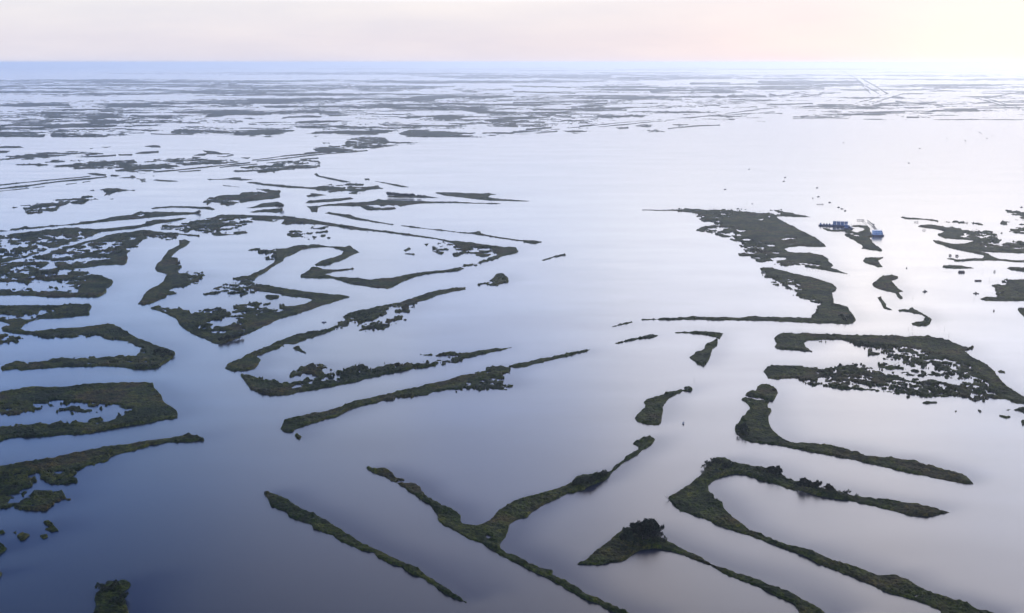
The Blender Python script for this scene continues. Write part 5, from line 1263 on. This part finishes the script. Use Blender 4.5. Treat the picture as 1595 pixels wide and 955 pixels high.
# trestle walkway from the crew house towards the dock
p0, p1, p2 = at(1366.6, 361.5), at(1360.0, 351.8), at(1351.0, 345.0)
tw = thing("trestle_walkway", "spindly timber walkway on piles running back from the crew house", "walkway", p0, 0)
for a_, b_ in ((p0, p1), (p1, p2)):
    A_, B_ = Vector(a_) - Vector(p0), Vector(b_) - Vector(p0)
    hd_ = heading(A_, B_)
    Ln = (B_ - A_).length
    c_ = (A_ + B_) / 2
    MB().box((c_.x, c_.y, 2.2), (Ln, 1.7, .22), hd_).build("deck", M_DARK, tw)
    rl = MB()
    n_ = int(Ln / 7)
    for k in range(n_ + 1):
        q_ = A_.lerp(B_, k / max(n_, 1))
        MB().tube((q_.x, q_.y, -1), (q_.x, q_.y, 3.3), .17, .15, 6).build("pile", M_DARK, tw)
    rl.tube((A_.x, A_.y, 3.2), (B_.x, B_.y, 3.2), .06, .06, 5).build("handrail", M_DARK, tw)
MB().box((p1[0] - p0[0], p1[1] - p0[1], 2.9), (3.0, 6.0, 1.5)).build("shelter", M_DARK, tw)

# dock platform and its gangway
pd = at(1340.3, 343.6)
dk = thing("dock", "low dark timber dock standing in the water behind the leaf shaped island", "dock", pd, 0)
MB().box((0, 0, 1.6), (13.5, 5.0, .3)).build("deck", M_DARK, dk)
for sx_ in (-6, -2, 2, 6):
    for sy_ in (-2, 2):
        MB().tube((sx_, sy_, -1), (sx_, sy_, 2.4), .18, .16, 6).build("pile", M_DARK, dk)
pg = at(1349.0, 350.0)
gv = Vector(pg) - Vector(pd)
MB().box((gv.x / 2 + 2, gv.y / 2, 1.9), (gv.length, 1.0, .15), math.atan2(gv.y, gv.x)).build("gangway", M_DARK, dk)


def platform(px, py, W_, D_, Hh, label, house=0.0, group=None):
    o_ = thing("platform", label, "platform", at(px, py), rt.uniform(-.1, .1), group)
    MB().box((0, 0, Hh), (W_, D_, .35)).build("deck", M_DARK, o_)
    for sx_ in (-1, 1):
        for sy_ in (-1, 1):
            MB().tube((sx_ * W_ * .44, sy_ * D_ * .42, -1), (sx_ * W_ * .44, sy_ * D_ * .42, Hh), .2, .2, 6).build("leg", M_DARK, o_)
    if house:
        h_ = MB().box((-W_ * .08, 0, Hh + .18 + house / 2), (W_ * .62, D_ * .7, house)).build("shed", M_RUST, o_)
        MB().box((-W_ * .08, -D_ * .36, Hh + .3 + house * .45), (W_ * .16, .08, house * .7)).build("door", M_DARK, h_)
    MB().tube((W_ * .35, 0, Hh), (W_ * .35, 0, Hh + 1.8), .12, .12, 6).box((W_ * .35, 0, Hh + 1.2), (.9, .9, .5)).build("valve", M_RUST, o_)
    return o_


platform(1480, 398.8, 3.6, 4, 0.8, "small square well platform, western one of the two above the levee", 1.6)
platform(1490.6, 399.4, 4.6, 4, 0.8, "small square well platform, eastern and wider one of the two", 1.6)
platform(1427, 346.6, 7.2, 4, 1.4, "low flat platform under the thin levee strip near the eastern edge")
platform(1439, 359.4, 5.0, 3, 1.3, "low flat platform under the frayed marsh island's smooth tongue")
platform(1549, 423.8, 2.2, 2, 1.2, "tiny platform west of the flat strip at the frame edge", .8)
platform(1277.3, 318.6, 14.5, 4, .8, "long low float north of the barges", 0)
platform(1171.6, 317.4, 3.0, 2, 1.0, "lone speck of a platform north of the widest island")


def flat_barge(px, py, L_, W_, label, bumps):
    o_ = thing("deck_barge", label, "barge", at(px, py), -0.02)
    MB().box((0, 0, .5), (L_, W_, 1.9)).build("hull", M_RUST, o_)
    for k in range(bumps):
        MB().box((-L_ / 2 + (k + .5) * L_ / bumps, 0, 2.1), (L_ / bumps * .7, W_ * .7, 1.3), 0, .12).build("cargo", M_DARK, o_)
    return o_


flat_barge(1497.6, 424.6, 8.2, 4.2, "low dark barge with lumpy cargo below the cigar shaped islet", 3)
flat_barge(1523.4, 437.8, 8.4, 3.6, "plain low rusty barge between the cigar islet and green island", 0)

# pilings
pl = thing("piling", "", "piling")
MB().tube((0, 0, -1), (0, 0, 3.0), .11, .09, 7).tube((0, 0, 3.0), (0, 0, 3.15), .15, .05, 7).build("post", M_DARK, pl)
used_first = False


def piling(px, py, h, label, group=None):
    global used_first
    loc = at(px, py)
    if not used_first:
        used_first = True
        pl.location = loc; pl.scale = (1, 1, h / 3.0)
        return tag(pl, label, None, group)
    p_ = dup(pl, loc, 0, (1, 1, h / 3.0), label, group)
    return p_


for i in range(16):
    u_ = i / 15
    piling(1257 + 66 * u_, 419.5 + 9.5 * u_, 2.2, "thin stake in the long line under the widest island's spit", "line of stakes under the spit")
for i in range(9):
    piling(1329 + i * 2.3, 350.6, 2.4, "stake in the short row behind the leaf shaped island's arm", "short row of stakes by the barges")
for px, py in ((1415, 513), (1416, 522), (1421, 512), (1421, 521)):
    piling(px, py, 2.6, "post of the square foursome north of the boomerang island", "foursome of posts")
for px, py, h, lb in ((1471, 513, 3.5, "lone post east of the foursome"), (1478, 522, 3.5, "lone post just off the boomerang island's back"), (1422, 465, 4, "tall lone post near the question mark islet"),
                      (694.4, 571, 4.5, "post at the needle tipped island's southern bank"), (716, 565.5, 4.0, "second post, east along the needle tipped island"), (782.3, 572, 4.0, "post behind the clean edged island's ragged end"),
                      (1081.3, 592, 3.0, "lone stake below the arrowhead island"), (1163.4, 315, 7.0, "tall marker pole north of the widest island"), (1531, 426, 3.0, "lone stake east of the lumpy barge"),
                      (1541, 437, 4.0, "lone stake east of the plain rusty barge"), (1517, 468, 3.5, "lone stake north of the dense green island's foot"), (170, 275, 9, "tall pole at the mouth of the twin banked canal"), (198, 274.5, 9, "second tall pole, east of the canal mouth")):
    piling(px, py, h, lb)

# ------------------------------------------------------------------ haze
hm = bpy.data.materials.new("haze_air")
hm.use_nodes = True
hn, hl_ = hm.node_tree.nodes, hm.node_tree.links
hn.clear()
pv = N(hn, 'ShaderNodeVolumePrincipled', inp={'Density': HAZE_DENSITY, 'Anisotropy': 0.6})
pv.inputs['Color'].default_value = (*HAZE_COLOR, 1)
ho = N(hn, 'ShaderNodeOutputMaterial')
hl_.new(pv.outputs[0], ho.inputs['Volume'])
hz = MB().box((0, 280000, 154), (1200000, 660000, 316)).build("haze", hm)
tag(hz, "pale blue evening haze lying over the far marsh and water", "haze", kind='stuff')
